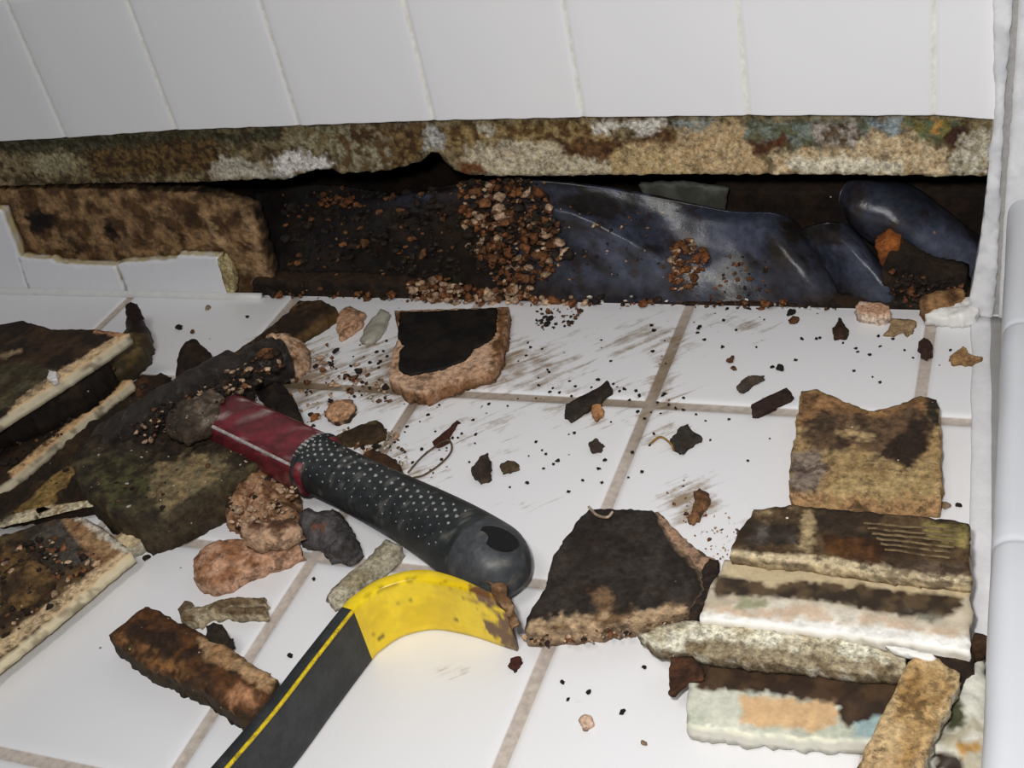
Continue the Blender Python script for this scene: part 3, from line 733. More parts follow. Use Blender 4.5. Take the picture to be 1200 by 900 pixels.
# tan slab by the curb with the saddle-shaped top edge
c1 = piece('mortar_piece', [(938, 458), (958, 457), (985, 468), (1018, 481), (1036, 480), (1062, 470), (1078, 463), (1098, 467), (1100, 500), (1103, 545), (1102, 578), (1060, 582), (1000, 578), (925, 572), (926, 545), (934, 500)], .016, 0, M_CRUD, (176, 150, 104), (158, 130, 88), side=(188, 148, 104),
           label='thick tan and brown mortar block with a dipped top edge near the curb', cat='mortar piece', jit=.0010, amp=.0012, nsc=150,
           patches=[([(938, 458), (985, 466), (1020, 484), (1078, 462), (1098, 468), (1098, 500), (1040, 500), (935, 500)], (150, 112, 74), (120, 88, 58)),
                    ([(940, 500), (960, 480), (1000, 482), (1030, 492), (1070, 478), (1096, 490), (1090, 520), (1060, 545), (1052, 548), (1036, 535), (1000, 524), (970, 532), (945, 520)], (84, 66, 50), (106, 82, 60)),
                    ([(1030, 528), (1060, 505), (1070, 490), (1090, 494), (1090, 520), (1075, 545), (1066, 555), (1050, 540)], (62, 46, 36)),
                    ([(976, 505), (1000, 498), (1024, 504), (1020, 514), (990, 512)], (176, 150, 108)),
                    ([(928, 530), (960, 528), (968, 550), (955, 578), (926, 575)], (138, 122, 108), (96, 82, 72)),
                    ([(1084, 462), (1104, 462), (1104, 500), (1090, 490)], (60, 52, 40))])
# right-hand stack
R4 = piece('tile_fragment', [(808, 770, .012), (900, 780, .012), (1050, 796, .012), (1060, 830, .012), (1020, 868, .012), (960, 866, .012), (880, 860, .012), (805, 850, .012)], .012, .003, M_SMOOTH, (206, 206, 190), (186, 190, 172), side_m=M_CAULK, side=(214, 210, 196),
           label='mould-spotted cream tile back lying lowest in the right-hand stack, tan patch on it', cat='tile', patchw=4, jit=.0008, amp=.0004,
           patches=[([(780, 768), (1060, 790), (1056, 830), (1030, 850), (988, 850), (980, 826), (900, 812), (850, 808), (820, 812), (810, 790), (785, 812)], (60, 44, 32), (84, 62, 42)),
                    ([(866, 815), (900, 816), (976, 824), (984, 846), (960, 856), (870, 848)], (208, 172, 128)),
                    ([(1000, 846), (1040, 836), (1030, 860), (1000, 864)], (150, 172, 172)), ([(802, 850), (900, 860), (1000, 866), (990, 880), (802, 868)], (226, 224, 200))])
piece('scale_flake', [(786, 770), (812, 768), (826, 790), (808, 792), (795, 806), (784, 812), (783, 792)], .018, .0125, M_CRUD, (92, 58, 36), (70, 44, 28), label='curled brown flake at the left end of the lowest stacked tile', cat='flake', jit=.0008, undercut=.001)
R3 = piece('mastic_strip', [(747, 742, .020), (775, 733, .020), (812, 727, .020), (900, 738, .020), (1000, 752, .020), (1062, 766, .020), (1060, 790, .020), (1000, 786, .020), (920, 776, .020), (870, 774, .020), (800, 762, .020), (770, 758, .020)], .020, .0125, M_GRAIN, (226, 220, 198), (190, 178, 150), side=(120, 104, 80), label='long cream pitted mastic strip ending in a point, across the middle of the right-hand stack', cat='mastic', jit=.0008, amp=.0008, cthr=(-.05, .2),
           patches=[([(810, 750), (880, 752), (1000, 770), (1060, 775), (1060, 795), (900, 784), (800, 766)], (160, 146, 118), (120, 102, 76))])
R2 = piece('tile_fragment', [(850, 656, .024), (960, 666, .024), (1137, 690, .024), (1138, 764, .024), (1100, 757, .024), (1000, 744, .024), (900, 732, .024), (820, 724, .024), (832, 690, .024)], .024, .0135, M_SMOOTH, (196, 186, 166), (186, 172, 150), side_m=M_CAULK, side=(228, 224, 214),
           label='tile with a dark stain band and white lower border, middle of the right-hand stack', cat='tile', patchw=4, jit=.0006, amp=.0004,
           patches=[([(838, 672), (880, 670), (940, 680), (1120, 690), (1134, 700), (1124, 714), (1100, 724), (1060, 722), (980, 706), (900, 700), (836, 696)], (58, 46, 34), (92, 74, 52)),
                    ([(850, 655), (1140, 690), (1140, 700), (1040, 690), (950, 680), (900, 686), (845, 672)], (196, 178, 144)),
                    ([(820, 712), (900, 704), (980, 712), (1060, 728), (1140, 740), (1140, 752), (1000, 735), (820, 718)], (214, 206, 190), (204, 180, 156)),
                    ([(820, 718), (1000, 732), (1140, 748), (1140, 768), (1000, 750), (816, 730)], (238, 236, 230)),
                    ([(868, 700), (900, 702), (900, 710), (860, 714)], (150, 150, 118)), ([(1060, 716), (1110, 720), (1090, 730)], (120, 116, 100))])
R1 = piece('tile_fragment', [(884, 597, .031), (930, 592, .031), (1010, 600, .031), (1080, 606, .031), (1135, 613, .031), (1136, 650, .031), (1136, 682, .031), (1060, 676, .031), (960, 660, .031), (856, 650, .031), (866, 622, .031)], .031, .0245, M_WOOD, (62, 48, 34), (92, 72, 48), side=(196, 176, 140),
           label='dark stained tile back topmost in the right-hand stack, against the tan block', cat='tile', patchw=4, jit=.0008, amp=.0006, csc=45,
           patches=[([(940, 598), (955, 600), (952, 644), (936, 642)], (172, 150, 112)), ([(880, 597), (930, 596), (936, 612), (896, 614)], (160, 138, 102), (90, 72, 48)),
                    ([(870, 615), (930, 612), (934, 636), (880, 640)], (86, 80, 74), (60, 50, 42)),
                    ([(960, 625), (1010, 630), (1040, 640), (1030, 660), (970, 650)], (66, 38, 18), (96, 60, 28)),
                    ([(1080, 612), (1136, 616), (1136, 640), (1110, 640), (1090, 630)], (150, 134, 82), (110, 100, 54)),
                    ([(850, 644), (960, 652), (1140, 676), (1140, 690), (850, 664)], (200, 182, 148)),
                    ([(1050, 660), (1080, 655), (1136, 662), (1134, 674), (1060, 670)], (96, 80, 64))])
P = piece('backer_strip', [(1072, 768, .026), (1095, 770, .026), (1124, 790, .026), (1122, 806, .026), (1100, 850, .026), (1078, 905, .026), (1060, 950, .026), (990, 950, .026), (1008, 890, .026), (1040, 826, .026), (1062, 780, .026)], .026, .019, M_CRUD, (196, 168, 124), (186, 156, 114), side=(216, 206, 180),
          label='tan strip of backer board leaning over the right-hand stack at the bottom edge', cat='board', jit=.0006, amp=.0006,
          patches=[([(1066, 775), (1090, 780), (1116, 800), (1100, 840), (1080, 880), (1060, 910), (1048, 900), (1060, 850), (1046, 840), (1050, 810)], (158, 122, 74), (178, 146, 98))])
piece('caulk_lump', [(1108, 800), (1130, 770), (1150, 745), (1156, 790), (1158, 850), (1152, 900), (1100, 905), (1086, 880), (1110, 840)], .010, 0, M_SMOOTH, (206, 204, 192), (170, 162, 140), dome=.004, patchw=4, label='grubby white caulk lump between the tan strip and the curb', cat='caulk', amp=.002, cthr=(0, .25),
      patches=[([(1110, 812), (1126, 818), (1132, 850), (1118, 856), (1104, 840)], (76, 78, 54)), ([(1120, 872), (1150, 868), (1150, 882), (1124, 884)], (180, 140, 80)), ([(1096, 880), (1130, 890), (1130, 905), (1096, 905)], (60, 44, 32))])
piece('rotten_chip', [(1060, 745), (1100, 752), (1140, 764), (1142, 782), (1124, 800), (1108, 790), (1092, 772), (1070, 766)], .018, .0, M_CRUD, (52, 38, 28), (96, 72, 48), label='rotten dark chip jammed under the lower right corner of the white-edged tile', cat='chip', amp=.002)
piece('rotten_chip', [(1140, 741), (1152, 743), (1160, 750), (1146, 758), (1138, 752)], .022, .012, M_CRUD, (70, 48, 30), (170, 140, 96), label='small dark chip standing against the curb beside the right-hand stack', cat='chip')

# left-hand pieces
A_ = piece('tile_fragment', [(-60, 376, .048), (0, 380, .048), (26, 376, .048), (60, 386, .048), (110, 386, .048), (152, 391, .048), (100, 426, .048), (50, 458, .048), (0, 490, .048), (-60, 530, .048)], .048, .0395, M_WOOD, (50, 36, 25), (74, 54, 36), side_m=M_CAULK, side=(232, 220, 190),
           label='upper dark-backed tile fragment at the left edge with white broken edge', cat='tile', patchw=3, jit=.0005, amp=.0006, csc=40, rough_side=.0003,
           patches=[([(0, 428), (30, 424), (66, 434), (50, 458), (10, 480), (-40, 480), (-40, 430)], (92, 86, 60), (74, 64, 42)), ([(20, 468), (60, 440), (110, 410), (148, 388), (156, 392), (0, 498)], (206, 176, 136)),
                    ([(0, 414), (26, 408), (26, 412), (0, 422)], (150, 128, 96)), ([(110, 386), (150, 390), (140, 394), (110, 390)], (190, 140, 100))])
piece('white_flake', [(57, 433), (64, 436), (68, 443), (60, 446), (56, 442)], .0525, .0485, M_CAULK, (225, 220, 215), label='tiny upright white flake on the upper left tile fragment', cat='flake', step=.001)
B_ = piece('tile_fragment', [(-60, 500, .018), (40, 470, .018), (90, 455, .018), (120, 446, .018), (155, 445, .018), (110, 480, .018), (60, 520, .018), (18, 556, .018), (-60, 610, .018)], .018, .0095, M_WOOD, (44, 30, 20), (66, 46, 30), side_m=M_CAULK, side=(228, 214, 184),
           label='lower tile fragment at the left edge, shaded by the one above it', cat='tile', patchw=3, jit=.0005, amp=.0006, rough_side=.0003,
           patches=[([(10, 552), (60, 512), (110, 474), (150, 442), (158, 446), (20, 566)], (200, 162, 118))])
piece('rotten_block', [(-60, 430), (60, 418), (118, 412), (128, 424), (100, 450), (40, 480), (-60, 520)], .038, .0190, M_WOOD, (30, 22, 16), (44, 32, 22), label='blackened block between the two left tile fragments', cat='debris', amp=.003, jit=.002)  # props the upper fragment; its black colour stands for the shade in the gap
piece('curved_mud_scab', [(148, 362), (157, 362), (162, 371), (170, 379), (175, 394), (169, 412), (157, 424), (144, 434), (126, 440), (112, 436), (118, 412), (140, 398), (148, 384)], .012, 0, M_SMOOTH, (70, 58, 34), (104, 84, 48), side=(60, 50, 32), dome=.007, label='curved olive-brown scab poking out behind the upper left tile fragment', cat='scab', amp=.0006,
      patches=[([(140, 362), (175, 362), (176, 392), (150, 392)], (44, 34, 22))])  # domed olive-brown hump, darker at its upper end
piece('rotten_chip', [(147, 357), (153, 354), (161, 357), (161, 364), (155, 369), (148, 366)], .022, .010, M_CRUD, (44, 28, 22), label='dark knob on the tip of the curved olive-brown scab', cat='chip', step=.001)
piece('mortar_piece', [(-40, 566), (20, 560), (24, 524), (60, 500), (100, 480), (150, 462), (200, 470), (200, 520), (130, 560), (118, 590), (60, 600), (-40, 612)], .008, 0, M_CRUD, (48, 36, 24), (70, 54, 34), dome=.004, label='dark crumbled mortar filling the ground between the left tiles and the muddy slab', cat='mortar piece', amp=.004)
mud = piece('mortar_slab', [(84, 538, .026), (106, 512, .026), (150, 500, .026), (200, 500, .026), (250, 505, .026), (300, 510, .026), (316, 528, .026), (300, 546, .026), (262, 566, .026), (225, 586, .026), (192, 602, .026), (160, 612, .026), (134, 604, .026), (108, 582, .026), (88, 560, .026)], .026, 0, M_SPECK, (84, 74, 50), (58, 48, 34), side=(66, 54, 38),
            label='rounded olive-brown mud-caked mortar slab below the hammer head', cat='mortar slab', amp=.0022, nsc=90, jit=.0009, dome=.003, csc=70,
            patches=[([(180, 548), (230, 530), (270, 545), (240, 572), (190, 600), (176, 580)], (138, 118, 84), (112, 100, 72)), ([(110, 540), (170, 530), (176, 590), (130, 596)], (84, 80, 48), (60, 52, 34)), ([(90, 505), (320, 500), (316, 525), (90, 530)], (52, 40, 30), (74, 60, 46))])
D_ = piece('tile_fragment', [(-60, 656, .015), (8, 626, .015), (60, 609, .015), (96, 606, .015), (118, 617, .015), (154, 646, .015), (120, 674, .015), (60, 724, .015), (0, 772, .015), (-60, 822, .015)], .015, .007, M_CRUD, (98, 78, 52), (74, 58, 42), side_m=M_CAULK, side=(232, 218, 182),
           label='tile fragment at the left edge below the muddy slab, crusted back up, cream edge', cat='tile', patchw=3, jit=.0004, amp=.0014, rough_side=.0003,
           patches=[([(70, 606), (100, 606), (150, 645), (120, 665), (90, 640)], (168, 134, 96), (150, 112, 76)), ([(30, 620), (70, 610), (112, 660), (60, 670), (24, 650)], (92, 84, 76), (70, 60, 50)), ([(0, 640), (30, 625), (40, 680), (0, 720)], (70, 54, 38), (110, 84, 50)),
                    ([(60, 704), (110, 668), (154, 642), (158, 650), (-40, 800), (-40, 780)], (212, 184, 144)), ([(84, 605), (100, 606), (154, 645), (148, 650)], (222, 210, 190))])
piece('grit_crust', [(8, 668), (40, 650), (70, 676), (60, 700), (20, 716), (0, 700)], .0155, .0145, M_CRUD, (120, 92, 56), (76, 58, 38), dome=.004, label='crumbling crust on the lowest left tile fragment', cat='crust', amp=.003)
piece('mastic_strip', [(-40, 622, .012), (0, 606, .012), (50, 594, .012), (112, 585, .012), (118, 591, .012), (60, 604, .012), (0, 618, .012), (-40, 636, .012)], .018, .012, M_GRAIN, (214, 200, 168), (176, 150, 112), label='thin cream mastic stick lying along the top of the lowest left tile fragment', cat='mastic', jit=.0005)
piece('mastic_strip', [(128, 634), (150, 618), (176, 604), (200, 599), (214, 605), (216, 612), (196, 615), (170, 630), (142, 644), (126, 642)], .010, 0, M_CRUD, (206, 186, 148), (170, 130, 84), side=(190, 184, 168), label='tan and cream broken sliver beside the lower tip of the muddy slab', cat='mastic', dome=.003)
piece('rotten_chip', [(62, 556), (78, 546), (96, 540), (60, 590), (30, 596), (14, 600), (40, 580)], .012, .004, M_CRUD, (150, 120, 70), (120, 96, 54), label='tan-olive splinter leaning under the lower left tile fragment', cat='chip')

# crumbly tan clump below the hammer neck
piece('plaster_clump', [(268, 572), (285, 556), (304, 546), (330, 548), (346, 566), (352, 590), (354, 612), (338, 624), (318, 634), (292, 630), (268, 616), (262, 600)], .004, 0, M_CRUD, (178, 138, 106), (126, 90, 62), side=(150, 110, 80), dome=.018, amp=.006, nsc=95, step=.0016, csc=110, label='lumpy tan crumbled plaster clump below the red hammer neck', cat='plaster')
piece('plaster_chunk', [(226, 655), (240, 640), (258, 632), (290, 632), (318, 636), (340, 628), (352, 640), (336, 650), (310, 658), (286, 668), (262, 680), (244, 684), (226, 678)], .010, 0, M_CRUD, (196, 152, 122), (160, 112, 80), side=(200, 158, 130), dome=.003, amp=.0022, csc=120, label='wedge-shaped pinkish tan plaster chunk below the lumpy clump', cat='plaster')
piece('plaster_chip', [(282, 612), (310, 614), (340, 606), (352, 616), (330, 628), (300, 632), (284, 626)], .024, .014, M_CRUD, (196, 160, 130), (96, 64, 44), amp=.003, label='pale chip bridging the clump and the wedge-shaped chunk', cat='plaster')
piece('grey_stone', [(352, 606), (362, 597), (376, 602), (396, 600), (412, 618), (424, 646), (408, 656), (386, 654), (374, 640), (352, 634)], .005, 0, M_CRUD, (92, 88, 88), (70, 66, 66), dome=.009, amp=.003, nsc=110, patches=[([(366, 612), (382, 612), (382, 622), (368, 624)], (110, 70, 52))], label='dark grey jagged stone chip right of the tan plaster clump', cat='stone')
piece('mastic_strip', [(384, 698), (400, 680), (430, 655), (452, 632), (470, 640), (452, 660), (424, 684), (400, 702), (388, 705)], .008, 0, M_GRAIN, (188, 180, 158), (150, 138, 112), dome=.003, label='dirty cream mastic stick sticking out between hammer grip and pry bar', cat='mastic', cthr=(-.1, .2))
piece('shred_of_fibre', [(208, 714), (216, 704), (226, 706), (222, 714), (244, 708), (270, 700), (310, 700), (311, 706), (270, 708), (262, 712), (311, 711), (312, 719), (270, 719), (244, 720), (232, 730), (214, 726)], .006, 0, M_GRAIN, (186, 170, 140), (110, 90, 66), dome=.002, label='pale frayed fibre shred beside the rotten wood block', cat='fibre', step=.0012, jit=.0008)
wl = piece('rotten_wood_block', [(128, 744), (146, 728), (170, 711), (188, 716), (210, 730), (240, 742), (262, 756), (300, 780), (326, 797), (320, 812), (296, 838), (276, 836), (240, 812), (200, 790), (170, 780), (146, 764)], .014, 0, M_SPECK, (62, 42, 26), (96, 60, 30), side=(64, 52, 30), dome=.004, amp=.003, nsc=100, patchw=4, label='rotten dark brown wood block lying left of the black pry bar shaft', cat='wood',
           patches=[([(232, 746), (262, 754), (326, 796), (312, 812), (280, 790), (240, 772)], (176, 142, 104), (160, 122, 84)), ([(128, 744), (146, 740), (200, 770), (250, 800), (300, 826), (296, 842), (200, 796), (140, 766)], (128, 88, 50), (76, 52, 30)), ([(250, 806), (280, 800), (310, 816), (296, 838), (270, 830)], (172, 124, 88), (104, 66, 38))])
piece('dark_chip', [(239, 734), (250, 729), (260, 732), (266, 744), (262, 752), (250, 754), (240, 746)], .016, .006, M_CRUD, (58, 46, 36), label='round dark chip on the upper edge of the rotten wood block', cat='chip')

# wood stick and scraps above the hammer head
piece('wood_splinter', [(352, 352), (378, 352), (394, 363), (368, 380), (330, 402), (296, 420), (262, 436), (238, 440), (256, 424), (300, 396), (330, 372)], .010, 0, M_WOOD, (54, 38, 24), (78, 56, 34), side=(96, 72, 40), label='long dark rotten wood splinter running from the opening down to the hammer head', cat='wood', amp=.0015, dome=.002,
      patches=[([(345, 350), (354, 352), (260, 424), (236, 440), (240, 430)], (128, 96, 56))])
piece('wood_scrap', [(206, 445), (210, 418), (220, 407), (232, 403), (246, 414), (252, 428), (240, 440), (226, 448), (212, 452)], .008, 0, M_WOOD, (42, 28, 20), (60, 42, 28), dome=.012, amp=.004, label='crumpled dark wood scrap standing behind the hammer head', cat='wood')
piece('wood_scrap', [(150, 452), (170, 440), (196, 440), (206, 450), (190, 466), (160, 474)], .006, 0, M_WOOD, (84, 52, 28), (56, 36, 22), dome=.006, amp=.003, label='reddish brown wood scrap left of the hammer head', cat='wood')
piece('plaster_clump', [(300, 410), (312, 398), (334, 392), (352, 396), (362, 412), (362, 430), (350, 440), (334, 436), (318, 424)], .003, 0, M_CRUD, (206, 170, 140), (150, 110, 76), dome=.010, amp=.004, csc=130, label='pinkish tan plaster crumbs heaped at the striking end of the hammer head', cat='plaster')
piece('plaster_chip', [(396, 366), (410, 358), (426, 366), (424, 378), (410, 388), (398, 396), (394, 382)], .004, 0, M_CRUD, (206, 164, 132), (190, 146, 112), dome=.003, label='pinkish tan chip left of the black-faced mortar piece', cat='plaster')
piece('clear_flake', [(422, 398), (430, 380), (446, 362), (456, 366), (450, 384), (438, 398), (428, 402)], .004, 0, M_CAULK, (170, 166, 152), (150, 144, 128), dome=.001, label='pale grey flake touching the black-faced mortar piece', cat='flake')
piece('plaster_chip', [(383, 476), (394, 468), (412, 469), (416, 480), (408, 490), (392, 494), (384, 488)], .004, 0, M_CRUD, (206, 160, 124), (190, 144, 106), side=(60, 42, 30), dome=.002, label='oval orange-tan chip right of the hammer head', cat='plaster')
piece('bark_like_chip', [(392, 512), (408, 504), (424, 497), (440, 493), (452, 500), (452, 508), (436, 514), (420, 516), (404, 518), (394, 516)], .005, 0, M_WOOD, (92, 72, 44), (62, 46, 28), dome=.002, label='olive-brown sliver above the black hammer grip', cat='chip')
piece('rust_chip', [(424, 534), (436, 528), (452, 534), (464, 538), (472, 550), (462, 558), (446, 556), (430, 546)], .004, 0, M_CRUD, (112, 72, 36), (76, 50, 28), dome=.006, amp=.002, label='rusty brown lump touching the upper edge of the hammer grip', cat='chip')
pile('pale_grit', [(400, 500), (470, 505), (478, 545), (440, 540), (408, 525)], 80, ['white', 'tan', 'brown', 'dark'], .004, 'mixed pale and dark grit just above the hammer grip', seed=11, smin=3, smax=9)
pile('tan_grit', [(300, 430), (380, 400), (440, 440), (400, 470), (360, 510), (330, 470)], 150, ['tan', 'tan', 'brown', 'rust', 'dark'], .003, 'tan grit scattered right of the hammer head', seed=12, smin=2, smax=9)
pile('dark_grit', [(160, 440), (260, 440), (340, 470), (300, 545), (250, 510), (130, 500)], 260, ['dark', 'dark', 'brown', 'tan'], .014, 'dark grit packed around the hammer head', seed=13, smin=3, smax=12)
pile('dark_grit', [(-20, 430), (120, 420), (150, 440), (60, 520), (-20, 560)], 130, ['dark', 'dark', 'brown'], .004, 'dark grit on the lower left tile fragment', seed=14, smin=3, smax=10, zb=.018)
pile('tan_grit', [(400, 440), (460, 445), (460, 470), (410, 470)], 50, ['dark', 'brown', 'tan', 'white'], .002, 'small dark and tan grit left of the black-faced mortar piece', seed=15, smin=3, smax=8)
pile('brown_grit', [(630, 362), (690, 362), (670, 382), (622, 388)], 70, ['dark', 'brown'], .002, 'brown grit spilled onto the floor right of the black-faced piece', seed=16, smin=3, smax=8)
pile('tan_grit', [(780, 575), (810, 572), (850, 590), (870, 620), (860, 660), (830, 650), (800, 610)], 70, ['tan', 'tan', 'brown', 'rust'], .001, 'fine tan grit above the dark mortar slab', seed=17, smin=1.5, smax=5)

DG = 'dark flakes'
piece('dark_flake', [(662, 474), (690, 460), (712, 446), (718, 456), (700, 468), (684, 480), (668, 490), (662, 484)], .004, 0, M_CRUD, (62, 54, 46), (48, 40, 34), label='long dark flake on the grout line in the middle of the floor', cat='flake', jit=.0009)
piece('orange_chip', [(696, 474), (704, 472), (706, 484), (698, 490), (694, 484)], .003, 0, M_CRUD, (190, 136, 92), label='small orange chip touching the long dark flake', cat='chip', step=.001)
piece('dark_flake', [(786, 516), (798, 500), (806, 496), (812, 506), (822, 512), (812, 520), (800, 530), (790, 524)], .003, 0, M_CRUD, (66, 60, 52), label='dark angular flake right of the long grout line', cat='flake', step=.0012)
piece('dark_flake', [(863, 453), (876, 440), (896, 441), (884, 449), (870, 457)], .003, 0, M_CRUD, (84, 72, 62), label='pointed brown-grey flake left of the dark peg', cat='flake', step=.0012)
piece('dark_peg', [(880, 474), (900, 464), (922, 454), (928, 461), (908, 470), (888, 481), (881, 480)], .006, 0, M_CRUD, (62, 44, 38), label='dark brown peg lying near the tan block', cat='peg', step=.0012, jit=.0003, dome=.001)
piece('round_chip', [(691, 518), (699, 514), (707, 520), (703, 526), (694, 527)], .003, 0, M_CRUD, (76, 62, 54), label='roundish dark chip below the long dark flake', cat='chip', step=.001)
piece('dark_lump', [(553, 548), (562, 538), (570, 530), (576, 546), (574, 556), (562, 562), (554, 556)], .004, 0, M_CRUD, (72, 58, 48), (56, 44, 34), dome=.003, label='dark lump with a pointed top above the hammer grip', cat='chip', step=.001)
piece('brown_chip', [(586, 543), (594, 539), (604, 540), (607, 546), (598, 552), (588, 553)], .003, 0, M_CRUD, (88, 72, 54), label='small oval brown chip right of the pointed dark lump', cat='chip', step=.001, dome=.001)
piece('thorn_chip', [(506, 518), (518, 508), (523, 504), (536, 492), (527, 508), (526, 516), (514, 521)], .003, 0, M_CRUD, (84, 44, 30), label='thorn-shaped red-brown chip above the hammer grip', cat='chip', step=.001, jit=.0003)
piece('brown_curl', [(806, 606), (812, 596), (814, 586), (812, 576), (820, 572), (830, 578), (831, 588), (822, 600), (812, 612)], .003, 0, M_CRUD, (130, 92, 62), (104, 72, 46), dome=.002, label='curled brown shaving above the dark mortar slab', cat='shaving', step=.001)
piece('tan_flake', [(1036, 390), (1044, 380), (1042, 374), (1056, 374), (1074, 376), (1070, 386), (1064, 394), (1056, 388), (1046, 392)], .002, 0, M_CRUD, (166, 138, 104), label='star-shaped tan flake below the white chip at the floor edge', cat='flake', step=.0015)
piece('tan_flake', [(1112, 417), (1122, 410), (1130, 407), (1138, 416), (1150, 419), (1140, 424), (1118, 424)], .003, 0, M_CRUD, (160, 124, 82), label='brown-tan triangular flake nearest the curb', cat='flake', step=.001)
piece('white_plaster_bit', [(1002, 358), (1008, 353), (1030, 355), (1042, 358), (1044, 366), (1030, 369), (1006, 365)], .008, 0, M_GRAIN, (224, 200, 180), (206, 160, 130), label='pinkish white plaster bit at the floor edge under the folds of the liner', cat='plaster', step=.0012)
piece('torn_caulk', [(1084, 368), (1096, 360), (1112, 358), (1126, 352), (1140, 346), (1148, 356), (1144, 370), (1128, 374), (1104, 372)], .007, 0, M_CAULK, (226, 224, 220), (206, 202, 194), amp=.0025, dome=.003, label='torn white caulk clump in the corner by the curb', cat='caulk', step=.0012)
piece('brown_lump', [(1078, 350), (1092, 343), (1112, 338), (1130, 340), (1126, 350), (1104, 356), (1086, 360)], .012, 0, M_CRUD, (150, 112, 74), (104, 72, 44), dome=.003, amp=.003, label='crumbly brown lump behind the torn white caulk', cat='debris')
piece('rust_flake', [(1026, 286), (1040, 278), (1054, 284), (1056, 300), (1046, 314), (1034, 312), (1028, 300)], -(Y0 + .018), -(Y0 + .030), M_CRUD, (150, 86, 40), (112, 62, 30), plane='y', dome=.003, label='orange rusty flake stuck between the liner folds', cat='flake', step=.0015)
piece('nail_head_lump', [(1077, 400), (1084, 396), (1092, 400), (1091, 408), (1086, 413), (1079, 410)], .006, 0, M_CRUD, (66, 42, 34), dome=.002, label='dark round lump sitting on the grout line near the curb', cat='chip', step=.001)
piece('black_lump', [(975, 384), (982, 376), (984, 372), (988, 378), (994, 386), (988, 393), (978, 392)], .004, 0, M_CRUD, (66, 46, 34), dome=.002, label='small blackish lump on the back tile below the folded liner', cat='chip', step=.001)
piece('tan_nugget', [(678, 842), (684, 837), (692, 840), (695, 848), (688, 853), (680, 850)], .003, 0, M_CRUD, (216, 184, 160), dome=.001, label='pale pink nugget on the clean tile near the bottom', cat='chip', step=.001)
piece('red_brown_chip', [(596, 778), (600, 772), (610, 770), (608, 778), (602, 782)], .003, 0, M_CRUD, (84, 44, 34), label='red-brown chip just below the tip of the pry bar', cat='chip', step=.001)

CR = [(1160 * 0 + 856, 424, 11, 'brown', 'small brown nugget above the pointed grey-brown flake'),
      (914, 433, 12, 'dark', 'dark bean-like crumb left of the grout line near the curb'),
      (928, 368, 11, 'dark', 'dark crumb at the floor edge under the middle liner fold'),
      (930, 378, 13, 'brown', 'brown crumb just in front of the floor edge dark crumb'),
      (860, 433, 8, 'brown', 'tiny brown crumb beside the pointed grey-brown flake'),
      (1108, 594, 12, 'tan', 'tan crumb on the tile right of the tan block'),
      (1123, 593, 7, 'dark', 'dark speck next to the tan crumb right of the tan block'),
      (755, 783, 6, 'dark', None), (659, 800, 6, 'dark', None), (666, 820, 5, 'dark', None), (690, 812, 7, 'dark', None), (730, 835, 8, 'dark', 'lone dark crumb on the clean tile at bottom right of the grout line'),
      (755, 872, 8, 'tan', 'pinkish crumb nearest the bottom edge right of the grout line'),
      (272, 752, 6, 'dark', None), (340, 769, 7, 'dark', None), (368, 679, 5, 'dark', None), (604, 787, 5, 'dark', None), (285, 680, 9, 'tan', 'tan crumb below the wedge-shaped plaster chunk'),
      (172, 655, 9, 'dark', 'dark crumb at the corner of the lowest left tile fragment'), (210, 385, 9, 'dark', 'dark crumb on the back left tile'), (226, 390, 7, 'brown', None), (290, 372, 5, 'dark', None), (244, 362, 8, 'tan', 'faint tan crumb on the back left tile by the stubs')]
rr = random.Random(5)
G = 'pinhead dark crumbs scattered on the white floor tiles'
for x, y, s, k, l in CR:
    if l: crumb(x, y, s, k, l, rng=rr)
    else: crumb(x, y, s, 'dark' if k == 'dark' else k, 'pinhead dark crumb loose on the white floor tiles', G, rng=rr)
for i in range(170):
    a, b, ra, rb = rr.choice([(620, 430, 90, 40), (700, 470, 90, 50), (780, 480, 80, 60), (900, 390, 120, 25), (740, 400, 110, 30), (520, 520, 60, 40), (430, 420, 50, 40), (980, 420, 90, 40), (660, 540, 100, 40)])
    x = rr.gauss(a, ra * .6); y = rr.gauss(b, rb * .6)
    if y < 372 or not (360 < x < 1130): continue
    if 455 < x < 600 and y < 462: continue
    if 920 < x < 1105 and 455 < y < 610: continue
    if (y - 545) > (x - 375) * .58 - 60: continue
    crumb(x, y, rr.uniform(2.5, 5.5), 'dark', 'pinhead dark crumb loose on the white floor tiles', G, rng=rr)

